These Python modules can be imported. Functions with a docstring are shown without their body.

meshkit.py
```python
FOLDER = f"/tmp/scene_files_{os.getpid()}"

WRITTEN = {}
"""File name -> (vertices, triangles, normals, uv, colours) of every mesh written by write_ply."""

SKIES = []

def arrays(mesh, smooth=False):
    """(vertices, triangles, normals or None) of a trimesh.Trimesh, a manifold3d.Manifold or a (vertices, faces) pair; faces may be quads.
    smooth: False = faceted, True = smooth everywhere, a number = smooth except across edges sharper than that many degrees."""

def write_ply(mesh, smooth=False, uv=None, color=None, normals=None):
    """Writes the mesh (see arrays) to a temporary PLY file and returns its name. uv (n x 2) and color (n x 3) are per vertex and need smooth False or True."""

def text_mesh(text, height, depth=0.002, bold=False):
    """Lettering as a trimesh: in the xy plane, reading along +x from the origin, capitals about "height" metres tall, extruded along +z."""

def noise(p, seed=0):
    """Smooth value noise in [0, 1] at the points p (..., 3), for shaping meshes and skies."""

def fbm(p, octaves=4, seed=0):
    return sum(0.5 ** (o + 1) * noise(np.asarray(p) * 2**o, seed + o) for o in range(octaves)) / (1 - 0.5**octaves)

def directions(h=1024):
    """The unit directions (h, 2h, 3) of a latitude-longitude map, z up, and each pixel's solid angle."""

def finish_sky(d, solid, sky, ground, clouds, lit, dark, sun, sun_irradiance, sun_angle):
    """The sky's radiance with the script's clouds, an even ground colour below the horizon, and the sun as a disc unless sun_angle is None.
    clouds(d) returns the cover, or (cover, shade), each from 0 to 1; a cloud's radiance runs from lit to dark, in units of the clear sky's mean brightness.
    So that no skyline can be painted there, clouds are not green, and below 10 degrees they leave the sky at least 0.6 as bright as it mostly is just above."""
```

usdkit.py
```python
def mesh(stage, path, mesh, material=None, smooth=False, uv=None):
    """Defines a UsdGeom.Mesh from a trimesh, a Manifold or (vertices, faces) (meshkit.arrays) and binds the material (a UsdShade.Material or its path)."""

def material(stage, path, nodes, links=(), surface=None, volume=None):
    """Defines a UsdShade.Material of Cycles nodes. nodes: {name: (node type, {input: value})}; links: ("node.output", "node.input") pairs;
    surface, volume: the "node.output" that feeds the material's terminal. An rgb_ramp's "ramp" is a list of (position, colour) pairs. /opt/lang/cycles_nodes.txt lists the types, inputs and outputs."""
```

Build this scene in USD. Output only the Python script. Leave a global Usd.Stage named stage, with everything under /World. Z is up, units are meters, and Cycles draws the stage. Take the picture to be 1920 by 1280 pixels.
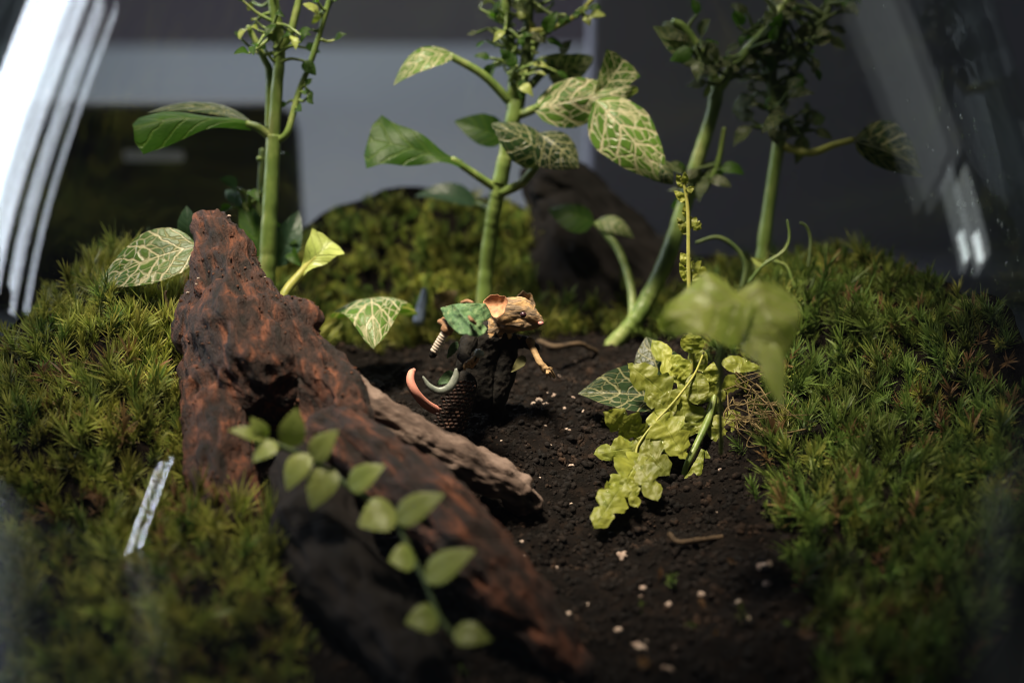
import math, random
import numpy as np, trimesh, manifold3d as m3, usdkit, meshkit
from scipy.interpolate import RBFInterpolator
from scipy.spatial import cKDTree, Delaunay
from shapely.geometry import Polygon, Point
import shapely
from pxr import Usd, UsdGeom, UsdLux, UsdShade, Gf, Sdf, Vt

stage = Usd.Stage.CreateInMemory()
UsdGeom.SetStageUpAxis(stage, "Z"); UsdGeom.SetStageMetersPerUnit(stage, 1.0)
UsdGeom.Xform.Define(stage, "/World"); UsdGeom.Scope.Define(stage, "/World/Looks")
rng = np.random.default_rng(7); random.seed(7)
MM = 0.001                                   # the place is laid out in millimetres

# ------------------------------------------------------------------ camera
FPX, PITCH, DIST = 3013.0, math.radians(22), 325.0          # focal length in photo pixels (1920 wide)
RIGHT = np.array([1.0, 0, 0]); UP = np.array([0, math.sin(PITCH), math.cos(PITCH)]); FWD = np.array([0, math.cos(PITCH), -math.sin(PITCH)])
def ray(px, py): return FWD + RIGHT * (px - 960) / FPX - UP * (py - 640) / FPX
CAM = -ray(870, 815) * DIST                                  # the figurine's feet stand at the origin
def P(px, py, d=0.0): return CAM + ray(px, py) * (DIST + d)  # a point of the place at depth d behind (+) / before (-) the figurine
def sz(px, d=0.0): return px * (DIST + d) / FPX              # photo pixels -> mm at that depth

cam = UsdGeom.Camera.Define(stage, "/World/camera")
m = Gf.Matrix4d(*[float(x) for x in (*RIGHT, 0, *UP, 0, *(-FWD), 0, *(CAM * MM), 1)])
UsdGeom.Xformable(cam).AddTransformOp().Set(m)
cam.CreateFocalLengthAttr(35.0); cam.CreateHorizontalApertureAttr(35.0 * 1920 / FPX)
cam.CreateClippingRangeAttr(Gf.Vec2f(0.01, 50.0))
cam.CreateFStopAttr(5.0); cam.CreateFocusDistanceAttr((DIST - 5) * MM); cam.CreateExposureAttr(0.0)

# ------------------------------------------------------------------ lamps
def look_matrix(pos, target):
    pos, target = np.asarray(pos, float), np.asarray(target, float)
    z = pos - target; z /= np.linalg.norm(z)
    x = np.cross([0, 0, 1.0] if abs(z[2]) < .99 else [0, 1.0, 0], z); x /= np.linalg.norm(x); y = np.cross(z, x)
    return Gf.Matrix4d(*[float(v) for v in (*x, 0, *y, 0, *z, 0, *(pos * MM), 1)])
def rect(name, pos, target, w, h, inten, col):
    l = UsdLux.RectLight.Define(stage, "/World/" + name)
    UsdGeom.Xformable(l).AddTransformOp().Set(look_matrix(pos, target))
    l.CreateWidthAttr(w * MM); l.CreateHeightAttr(h * MM); l.CreateIntensityAttr(inten); l.CreateColorAttr(Gf.Vec3f(*col))
    return l
KEY = np.array([-72.0, 8.0, 430.0])
k = UsdLux.SphereLight.Define(stage, "/World/spot_lamp")
UsdGeom.Xformable(k).AddTransformOp().Set(look_matrix(KEY, (2, 26, 5)))
k.CreateRadiusAttr(0.05); k.CreateIntensityAttr(310.0); k.CreateColorAttr(Gf.Vec3f(1.0, .86, .66))
sh = UsdLux.ShapingAPI.Apply(k.GetPrim()); sh.CreateShapingConeAngleAttr(15.0); sh.CreateShapingConeSoftnessAttr(1.0)
for az0, az1, el0, el1, inten in [(-55, -70, -4, 26, 11.0), (-74.5, -76.5, -5, 24, 11.0), (-81, -82.5, -5, 22, 10.0)]:   # tall window with bars, standing to the driftwood side
    c_ = np.array([-60.0, -60.0, 82.0]); az, el, D_ = math.radians((az0 + az1) / 2), math.radians((el0 + el1) / 2), 1300.0
    q_ = c_ + D_ * np.array([math.sin(az) * math.cos(el), math.cos(az) * math.cos(el), math.sin(el)])
    rect("window_lamp" + {-55: "", -74.5: "_001", -81: "_002"}[az0], q_, c_, D_ * math.radians(abs(az1 - az0)), D_ * math.radians(el1 - el0), inten, (.80, .88, 1.0))
for az0, az1, el0, el1, inten in [(73, 75.2, -2.5, .3, 10.0), (70.5, 77, -3, 6, 1.3), (70, 87, 7, 26, .45)]:                                   # small lamp and dim doorway on the other side
    c_ = np.array([72.0, -66.0, 72.0]); az, el, D_ = math.radians((az0 + az1) / 2), math.radians((el0 + el1) / 2), 650.0
    q_ = c_ + D_ * np.array([math.sin(az) * math.cos(el), math.cos(az) * math.cos(el), math.sin(el)])
    rect({73: "small_lamp", 70.5: "small_lamp_001", 70: "doorway_light"}[az0], q_, c_, D_ * math.radians(abs(az1 - az0)), D_ * math.radians(el1 - el0), inten, (.86, .95, .95))
rl = rect("room_lamp", (-110, 650, 230), (-90, 520, -48), 380, 90, 11.5, (.86, .92, 1.0))
UsdLux.ShapingAPI.Apply(rl.GetPrim()).CreateShapingConeAngleAttr(50.0)
def strip_lamp():
    # a narrow strip lamp, standing where the jar's front mirrors it
    def hit(px, py):
        r = ray(px, py); t = np.linspace(150, 330, 3000); q = CAM + t[:, None] * r
        rr = np.hypot(q[:, 0] - JC[0], q[:, 1] - JC[1]); i = np.argmax(rr < np.interp(q[:, 2], PROFILE[:, 0], PROFILE[:, 1]))
        p = q[i]; z = p[2]; slope = (np.interp(z + 1, PROFILE[:, 0], PROFILE[:, 1]) - np.interp(z - 1, PROFILE[:, 0], PROFILE[:, 1])) / 2
        n = np.array([p[0] - JC[0], p[1] - JC[1], 0]); n /= np.linalg.norm(n); n[2] = -slope; n /= np.linalg.norm(n)
        u = r / np.linalg.norm(r); return p, u - 2 * (u @ n) * n
    out = []
    for (x0_, y0_, x1_, y1_) in ((290, 912, 240, 1104),):
        a, ra = hit(x0_, y0_); b, rb = hit(x1_, y1_); out.append((a + ra * 290, b + rb * 290))
    return out
# jar profile (z, outer radius)
JC = np.array([6.0, -4.0])
PROFILE = np.array([(-48, 98), (-46, 101), (-40, 105), (-25, 108), (-5, 108.5), (15, 106.5), (43, 101), (70, 93.5), (90, 86), (112, 76), (132, 65), (148, 57), (160, 53), (175, 51.5), (190, 52)], float)
PROFILE[:, 1] *= 1.02
for i_, (A, B) in enumerate(strip_lamp()):
    L = np.linalg.norm(A - B); mid = (A + B) / 2
    l = UsdLux.RectLight.Define(stage, "/World/strip_lamp" + ("_001" if i_ else ""))
    yv = (A - B) / L; zv = mid - np.array([-40, -60, 20.0]); zv -= yv * (zv @ yv); zv /= np.linalg.norm(zv); xv = np.cross(yv, zv)
    UsdGeom.Xformable(l).AddTransformOp().Set(Gf.Matrix4d(*[float(v) for v in (*xv, 0, *yv, 0, *zv, 0, *(mid * MM), 1)]))
    l.CreateWidthAttr(.8 * MM); l.CreateHeightAttr(float(L) * 1.8 * MM); l.CreateIntensityAttr(95.0); l.CreateColorAttr(Gf.Vec3f(.85, .92, 1.0) if not i_ else Gf.Vec3f(.7, .82, 1.0))
dome = UsdLux.DomeLight.Define(stage, "/World/room_light"); dome.CreateIntensityAttr(0.004); dome.CreateColorAttr(Gf.Vec3f(.8, .85, 1.0))

# ------------------------------------------------------------------ materials
M = {}
def mat(name, nodes, links=(), surface="p.BSDF"):
    M[name] = usdkit.material(stage, "/World/Looks/" + name, nodes, links, surface=surface); return M[name]
POS = ("geometry", {})
def noisy(name, ramp, scale, rough=.8, bump=.3, bscale=None, bdist=.0004, detail=6, distortion=0.0, spec=.3, stretch=None, grain=False):
    n = {"g": ("attribute", {"attribute": "leafuv"}) if grain else POS, "mp": ("mapping", {"scale": stretch or (1, 1, 1)}), "n": ("noise_texture", {"scale": scale, "detail": detail, "roughness": .62, "distortion": distortion}), "r": ("rgb_ramp", {"ramp": ramp}),
         "n2": ("noise_texture", {"scale": bscale or scale * 3, "detail": 5.0, "roughness": .65}), "b": ("bump", {"strength": bump, "distance": bdist}),
         "p": ("principled_bsdf", {"roughness": rough, "specular_ior_level": spec})}
    return mat(name, n, [("g.vector" if grain else "g.position", "mp.vector"), ("mp.vector", "n.vector"), ("n.fac", "r.fac"), ("r.color", "p.base_color"), ("mp.vector", "n2.vector"), ("n2.fac", "b.height"), ("b.normal", "p.normal")])
def plain(name, col, rough=.6, spec=.4, metal=0.0):
    return mat(name, {"p": ("principled_bsdf", {"base_color": col, "roughness": rough, "specular_ior_level": spec, "metallic": metal})})

def leaf_mat(name, base, dark, vein, amount=1.0, net=True, nlat=5.0, slope=1.3, trans=.35, rough=.38, tcol=None, bump=.5, width=1.0):
    """green blade with a pale net of veins, laid along the blade's own length and breadth (primvar leafuv: u, v, seed)"""
    n = {"a": ("attribute", {"attribute": "leafuv"}), "s": ("separate_xyz", {}),
         "av": ("math", {"math_type": "absolute"}),
         "mid": ("map_range", {"from_min": .05 * width, "from_max": .015, "to_min": 0.0, "to_max": 1.0, "clamp": True}),
         "m1": ("math", {"math_type": "multiply", "value2": nlat}), "m2": ("math", {"math_type": "multiply", "value2": slope}),
         "sub": ("math", {"math_type": "subtract"}), "g": POS, "nz": ("noise_texture", {"scale": 420.0, "detail": 2.0}), "nzm": ("math", {"math_type": "multiply", "value2": .55}), "add": ("math", {"math_type": "add"}),
         "pp": ("math", {"math_type": "pingpong", "value2": .5}),
         "lat": ("map_range", {"from_min": .13 * width, "from_max": .04, "to_min": 0.0, "to_max": 1.0, "clamp": True}),
         "mx": ("math", {"math_type": "maximum"}),
         "nd": ("noise_texture", {"scale": 170.0, "detail": 2.0}), "nm": ("vector_math", {"math_type": "multiply_add", "vector2": (.22, .5, 0)}), "mp": ("mapping", {"scale": (7.0, 3.4, 5.0)}), "vo": ("voronoi_texture", {"feature": "distance_to_edge", "scale": 1.0, "randomness": .8}),
         "vr": ("map_range", {"from_min": .11 * width, "from_max": .0, "to_min": 0.0, "to_max": .8 if net else 0.0, "clamp": True}),
         "mx2": ("math", {"math_type": "maximum"}), "amt": ("math", {"math_type": "multiply", "value2": amount}),
         "n": ("noise_texture", {"scale": 160.0, "detail": 4.0}), "gr": ("rgb_ramp", {"ramp": [(.3, dark), (.7, base)]}), "sv": ("map_range", {"from_min": 0.0, "from_max": 10.0, "to_min": .7, "to_max": 1.2}), "hv": ("hsv", {}),
         "c": ("mix", {"color2": vein}),
         "inv": ("math", {"math_type": "subtract", "value1": 1.0}), "n2": ("noise_texture", {"scale": 1500.0, "detail": 3.0}), "hs": ("math", {"math_type": "multiply_add", "value2": .35}),
         "b": ("bump", {"strength": bump, "distance": .0006}),
         "p": ("principled_bsdf", {"roughness": rough, "specular_ior_level": .45}), "t": ("translucent_bsdf", {}), "tc": ("mix", {"mix_type": "multiply", "fac": 1.0, "color2": tcol or (.9, 1.0, .35)}), "x": ("mix_closure", {"fac": trans})}
    k = [("a.vector", "s.vector"), ("s.y", "av.value1"), ("av.value", "mid.value"), ("s.x", "m1.value1"), ("av.value", "m2.value1"), ("m1.value", "sub.value1"), ("m2.value", "sub.value2"),
         ("g.position", "nz.vector"), ("nz.fac", "nzm.value1"), ("sub.value", "add.value1"), ("nzm.value", "add.value2"), ("add.value", "pp.value1"), ("pp.value", "lat.value"), ("mid.result", "mx.value1"), ("lat.result", "mx.value2"),
         ("g.position", "nd.vector"), ("nd.color", "nm.vector1"), ("a.vector", "nm.vector3"), ("nm.vector", "mp.vector"), ("mp.vector", "vo.vector"), ("vo.distance", "vr.value"), ("mx.value", "mx2.value1"), ("vr.result", "mx2.value2"), ("mx2.value", "amt.value1"),
         ("g.position", "n.vector"), ("n.fac", "gr.fac"), ("s.z", "sv.value"), ("sv.result", "hv.value"), ("gr.color", "hv.color"), ("hv.color", "c.color1"), ("amt.value", "c.fac"), ("c.color", "p.base_color"), ("g.position", "n2.vector"),
         ("mx2.value", "inv.value2"), ("n2.fac", "hs.value1"), ("inv.value", "hs.value3"), ("hs.value", "b.height"), ("b.normal", "p.normal"), ("c.color", "tc.color1"), ("tc.color", "t.color"), ("p.BSDF", "x.closure1"), ("t.BSDF", "x.closure2")]
    return mat(name, n, k, "x.closure")

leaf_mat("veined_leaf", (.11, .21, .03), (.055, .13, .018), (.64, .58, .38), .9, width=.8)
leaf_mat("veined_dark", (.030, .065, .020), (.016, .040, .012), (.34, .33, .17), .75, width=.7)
leaf_mat("green_leaf", (.06, .145, .016), (.03, .085, .010), (.13, .21, .04), .55, net=False, trans=.58, rough=.5)
leaf_mat("blue_leaf", (.05, .10, .06), (.03, .07, .04), (.10, .16, .10), .4, net=False)
leaf_mat("fig_leaf", (.32, .34, .05), (.17, .21, .028), (.31, .37, .09), .3, net=False, nlat=.01, slope=.01, trans=.35, rough=.5, bump=.35)
leaf_mat("vine_leaf", (.46, .51, .15), (.32, .40, .10), (.32, .36, .13), .3, net=False, trans=.35)
leaf_mat("pale_leaf", (.44, .51, .12), (.32, .41, .09), (.52, .54, .24), .6, net=False, trans=.45)
noisy("stem_green", [(.32, (.075, .13, .028)), (.52, (.15, .22, .05)), (.66, (.27, .31, .11)), (.78, (.34, .30, .15))], 230.0, .42, .45, 700.0, .0004, spec=.5, stretch=(1, 1, .22))
noisy("stem_dark", [(.3, (.03, .06, .016)), (.7, (.08, .11, .03))], 260.0, .6, .25, 900.0, .0003)
noisy("stem_yellow", [(.3, (.22, .25, .05)), (.7, (.38, .36, .09))], 300.0, .45, .2, 900.0, .0003)
noisy("bark", [(.34, (.008, .005, .004)), (.46, (.026, .012, .009)), (.55, (.066, .026, .016)), (.64, (.18, .060, .029)), (.76, (.21, .115, .075))], 300.0, .7, 1.0, 1100.0, .0012, 9, .8, spec=.4, grain=True)
noisy("bark_grey", [(.34, (.030, .020, .016)), (.5, (.12, .082, .066)), (.64, (.24, .175, .145)), (.8, (.16, .11, .09))], 240.0, .85, .9, 520.0, .0009, 7, .5, grain=True)
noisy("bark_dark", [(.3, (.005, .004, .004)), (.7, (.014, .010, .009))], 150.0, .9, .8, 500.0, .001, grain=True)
noisy("crust", [(.35, (.04, .020, .013)), (.55, (.11, .045, .027)), (.72, (.22, .10, .06))], 500.0, .8, .5, 1500.0, .0003)
noisy("twig_brown", [(.3, (.03, .02, .012)), (.7, (.10, .065, .035))], 400.0, .8, .3)
noisy("soil_mat", [(.3, (.002, .0015, .001)), (.55, (.006, .004, .003)), (.75, (.018, .011, .007))], 330.0, .9, 1.0, 1100.0, .0008, spec=.12)
noisy("crumb_mat", [(.35, (.002, .0014, .001)), (.55, (.008, .005, .0035)), (.74, (.05, .028, .017))], 210.0, .8, .8, 1500.0, .0004, spec=.2)
noisy("perlite_mat", [(.3, (.22, .15, .12)), (.55, (.42, .33, .28)), (.75, (.66, .58, .50))], 700.0, .8, .6, 1600.0, .0003)
noisy("fur", [(.3, (.06, .042, .032)), (.48, (.19, .135, .085)), (.60, (.44, .27, .12)), (.8, (.60, .44, .24))], 420.0, .75, .9, 900.0, .0005, 6, .8, stretch=(.45, 1, 1.7))
noisy("ear_skin", [(.3, (.22, .09, .05)), (.55, (.55, .28, .15)), (.8, (.66, .42, .28))], 500.0, .55, .4, 900.0, .0003)
noisy("dark_cloth", [(.3, (.005, .005, .0045)), (.6, (.013, .011, .009)), (.8, (.03, .022, .016))], 420.0, .8, .7, 1200.0, .0004, spec=.15)
noisy("olive_cloth", [(.3, (.07, .075, .03)), (.7, (.16, .15, .06))], 420.0, .8, .6, 1200.0, .0004)
noisy("leaf_paint", [(.3, (.035, .075, .035)), (.5, (.075, .15, .06)), (.63, (.15, .22, .10)), (.76, (.42, .44, .24))], 330.0, .6, .6, 800.0, .0004, 7, 1.4, stretch=(1, 1, 2.2))
noisy("tail_paint", [(.3, (.52, .20, .15)), (.7, (.66, .30, .23))], 500.0, .6, .3, 1500.0, .0002)
noisy("steel", [(.3, (.12, .145, .13)), (.7, (.34, .37, .31))], 600.0, .38, .3, 1500.0, .0002, spec=.6)
noisy("scale_paint", [(.40, (.012, .007, .006)), (.58, (.05, .024, .017)), (.74, (.32, .18, .12))], 900.0, .5, .3, 1500.0, .0002)
noisy("string", [(.3, (.30, .25, .20)), (.7, (.62, .55, .47))], 900.0, .8, .3, 1800.0, .0002)
noisy("wood_paint", [(.3, (.13, .065, .03)), (.7, (.30, .17, .09))], 700.0, .7, .3, 1500.0, .0002)
noisy("hand_paint", [(.3, (.16, .10, .045)), (.6, (.36, .24, .12)), (.8, (.50, .37, .24))], 700.0, .7, .6, 1500.0, .0003)
noisy("dry_brown", [(.3, (.08, .055, .02)), (.7, (.24, .18, .08))], 400.0, .7, .3)
plain("eye_black", (.035, .012, .018), .15, .6); plain("nose_pink", (.42, .19, .17), .4)
plain("chip_blue", (.20, .26, .40), .35)
mat("wall_mat", {"g": POS, "n": ("noise_texture", {"scale": 1.6, "detail": 3.0}), "r": ("rgb_ramp", {"ramp": [(.3, (.23, .195, .225)), (.7, (.27, .235, .265))]}), "p": ("principled_bsdf", {"roughness": .9})}, [("g.position", "n.vector"), ("n.fac", "r.fac"), ("r.color", "p.base_color")])
mat("panel_mat", {"g": POS, "n": ("noise_texture", {"scale": 3.0, "detail": 3.0}), "r": ("rgb_ramp", {"ramp": [(.3, (.40, .40, .48)), (.7, (.46, .46, .54))]}), "p": ("principled_bsdf", {"roughness": .6})}, [("g.position", "n.vector"), ("n.fac", "r.fac"), ("r.color", "p.base_color")])
mat("table_mat", {"g": POS, "n": ("noise_texture", {"scale": 5.0, "detail": 4.0}), "r": ("rgb_ramp", {"ramp": [(.3, (.15, .165, .18)), (.7, (.19, .205, .22))]}), "p": ("principled_bsdf", {"roughness": .42, "specular_ior_level": .5})}, [("g.position", "n.vector"), ("n.fac", "r.fac"), ("r.color", "p.base_color")])
plain("box_black", (.012, .012, .015), .45); plain("box_pale", (.75, .77, .78), .5)
mat("jar_glass", {"l": ("layer_weight", {"blend": .5}), "pw": ("math", {"math_type": "power", "value2": 5.0}), "ma": ("math", {"math_type": "multiply_add", "value2": .96, "value3": .035}),
                  "tr": ("mix", {"color1": (1, 1, 1), "color2": (.72, .80, .76)}), "p3": ("math", {"math_type": "power", "value2": 3.0}), "t": ("transparent_bsdf", {}), "gl": ("glossy_bsdf", {"color": (1, 1, 1), "roughness": .015}), "x": ("mix_closure", {})},
    [("l.facing", "pw.value1"), ("pw.value", "ma.value1"), ("ma.value", "x.fac"), ("l.facing", "p3.value1"), ("p3.value", "tr.fac"), ("tr.color", "t.color"), ("t.BSDF", "x.closure1"), ("gl.BSDF", "x.closure2")], "x.closure")
mat("water", {"l": ("layer_weight", {"blend": .5}), "pw": ("math", {"math_type": "power", "value2": 4.0}), "ma": ("math", {"math_type": "multiply_add", "value2": .5, "value3": .06}), "t": ("transparent_bsdf", {"color": (.93, .96, .9)}), "gl": ("glossy_bsdf", {"color": (1, 1, 1), "roughness": .05}), "x": ("mix_closure", {})},
    [("l.facing", "pw.value1"), ("pw.value", "ma.value1"), ("ma.value", "x.fac"), ("t.BSDF", "x.closure1"), ("gl.BSDF", "x.closure2")], "x.closure")
def moss_mat(name, tip, mid, low):
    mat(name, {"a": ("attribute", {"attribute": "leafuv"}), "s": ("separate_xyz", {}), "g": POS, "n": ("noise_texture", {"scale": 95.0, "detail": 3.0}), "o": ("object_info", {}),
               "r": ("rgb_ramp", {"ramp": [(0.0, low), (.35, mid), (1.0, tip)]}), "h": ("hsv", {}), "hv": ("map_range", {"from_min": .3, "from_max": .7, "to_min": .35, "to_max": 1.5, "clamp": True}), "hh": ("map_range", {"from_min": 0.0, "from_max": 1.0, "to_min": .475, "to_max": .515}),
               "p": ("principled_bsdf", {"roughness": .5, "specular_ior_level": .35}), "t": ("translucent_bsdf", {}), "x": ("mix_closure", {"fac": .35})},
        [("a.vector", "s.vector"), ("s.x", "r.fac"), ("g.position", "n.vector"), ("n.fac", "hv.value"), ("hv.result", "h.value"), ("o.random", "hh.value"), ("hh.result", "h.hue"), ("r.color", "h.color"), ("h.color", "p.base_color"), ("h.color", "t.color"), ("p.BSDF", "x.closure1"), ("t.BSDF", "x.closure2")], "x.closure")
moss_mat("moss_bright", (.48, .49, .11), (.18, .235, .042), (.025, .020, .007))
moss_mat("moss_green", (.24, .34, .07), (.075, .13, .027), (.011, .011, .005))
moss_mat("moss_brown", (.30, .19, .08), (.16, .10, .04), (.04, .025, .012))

# ------------------------------------------------------------------ building helpers
USED = {}
def number(path):
    k = USED.get(path, -1) + 1; USED[path] = k
    return path if k == 0 else f"{path}_{k:03d}"
ORIGIN = {}
def tag(prim, label, cat=None, group=None, kind=None):
    if label: prim.SetCustomDataByKey("label", label)
    if cat: prim.SetCustomDataByKey("category", cat)
    if group: prim.SetCustomDataByKey("group", group)
    if kind: prim.SetCustomDataByKey("kind", kind)
def thing(name, loc, label, cat, group=None, kind=None):
    x = UsdGeom.Xform.Define(stage, number("/World/" + name)); x.AddTranslateOp().Set(Gf.Vec3d(*[float(v) for v in np.asarray(loc) * MM]))
    tag(x.GetPrim(), label, cat, group, kind); ORIGIN[str(x.GetPath())] = np.asarray(loc, float); return str(x.GetPath())
def arr(mesh):
    if hasattr(mesh, "to_mesh"):
        q = mesh.to_mesh(); return np.asarray(q.vert_properties[:, :3], float), np.asarray(q.tri_verts, int)
    if isinstance(mesh, (tuple, list)): return np.asarray(mesh[0], float), np.asarray(mesh[1], int)
    return np.asarray(mesh.vertices, float), np.asarray(mesh.faces, int)
def part(root, name, mesh, material, label=None, smooth=True, kind=None):
    uv = mesh[2] if isinstance(mesh, tuple) and len(mesh) > 2 else None
    v, f = arr(mesh)
    path = number(root + "/" + name)
    o = ORIGIN[root]; ORIGIN[path] = o
    g = usdkit.mesh(stage, path, ((v - o) * MM, f), M[material], smooth=smooth)
    if uv is not None:
        UsdGeom.PrimvarsAPI(g).CreatePrimvar("leafuv", Sdf.ValueTypeNames.Float3Array, "vertex").Set(Vt.Vec3fArray.FromNumpy(np.asarray(uv, np.float32)))
    g.CreateDoubleSidedAttr(True)
    if label or kind: tag(g.GetPrim(), label, kind=kind)
    return path
def solo(name, mesh, material, label, cat, group=None, kind=None, smooth=True):
    uv = mesh[2] if isinstance(mesh, tuple) and len(mesh) > 2 else None
    v, f = arr(mesh)
    g = usdkit.mesh(stage, number("/World/" + name), (v * MM, f), M[material], smooth=smooth)
    tag(g.GetPrim(), label, cat, group, kind); g.CreateDoubleSidedAttr(True); return g
def unit(v): v = np.asarray(v, float); return v / max(np.linalg.norm(v), 1e-9)
def spline(pts, n):
    pts = np.asarray(pts, float)
    if len(pts) < 3:
        t = np.linspace(0, 1, n)[:, None]; return pts[0] * (1 - t) + pts[-1] * t
    q = np.vstack([2 * pts[0] - pts[1], pts, 2 * pts[-1] - pts[-2]]); out = []
    for s in np.linspace(0, len(pts) - 1 - 1e-9, n):
        i = int(s); t = s - i; a, b, c, d = q[i:i + 4]
        out.append(.5 * (2 * b + (c - a) * t + (2 * a - 5 * b + 4 * c - d) * t * t + (3 * b - a - 3 * c + d) * t ** 3))
    return np.array(out)
def tube(pts, radii, n=None, sides=10, flat=None, rough=0.0, node=False):
    """closed tapering tube through the points; flat = (vector, factor) squeezes it along one direction"""
    n = (n or max(4, 6 * len(pts))) * (3 if node else 1); c = spline(pts, n)
    r = np.interp(np.linspace(0, 1, n), np.linspace(0, 1, len(radii)), radii)
    if node:                                                    # swollen joints and an uneven skin
        s_ = np.r_[0, np.cumsum(np.linalg.norm(np.diff(c, axis=0), axis=1))] + c[0].sum()
        s_ = s_ + 9 * np.sin(s_ * .06)
        r = r * (.97 + .055 * np.exp(-(((s_ % 26) - 13) / 1.2) ** 2) + .16 * (meshkit.fbm(np.c_[s_ * .45, s_ * 0, s_ * 0], 3) - .5))
    t = np.gradient(c, axis=0); t /= np.linalg.norm(t, axis=1, keepdims=True)
    x = unit(np.cross(t[0], [.3, .9, .2])); V = []
    for i in range(n):
        x = unit(x - t[i] * (x @ t[i])); y = np.cross(t[i], x)
        a = np.linspace(0, 2 * np.pi, sides, endpoint=False)[:, None]
        ring = (np.cos(a) * x + np.sin(a) * y) * r[i]
        if flat is not None:
            fv = unit(flat[0]); ring -= (ring @ fv)[:, None] * fv * (1 - flat[1])
        V.append(c[i] + ring)
    V = np.vstack([*V, c[:1] - t[:1] * r[0] * .5, c[-1:] + t[-1:] * r[-1] * .6]); F = []
    for i in range(n - 1):
        for j in range(sides):
            a, b = i * sides + j, i * sides + (j + 1) % sides
            F += [(a, b, b + sides), (a, b + sides, a + sides)]
    e = n * sides
    F += [(e, (j + 1) % sides, j) for j in range(sides)] + [(e + 1, (n - 1) * sides + j, (n - 1) * sides + (j + 1) % sides) for j in range(sides)]
    if rough:
        V = V + (meshkit.fbm(V * .6, 3, 5)[:, None] - .5) * rough * unit(np.array([1, 1, 1]))
    return V, np.array(F)
def join(*ms):
    V, F, U, n = [], [], [], 0
    for q in ms:
        v, f = arr(q); V.append(v); F.append(f + n); n += len(v)
        if isinstance(q, tuple) and len(q) > 2: U.append(q[2])
    return (np.vstack(V), np.vstack(F), np.vstack(U)) if len(U) == len(ms) else (np.vstack(V), np.vstack(F))
TOCAM = lambda p: unit(CAM - p)
SEED = [0]
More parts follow.
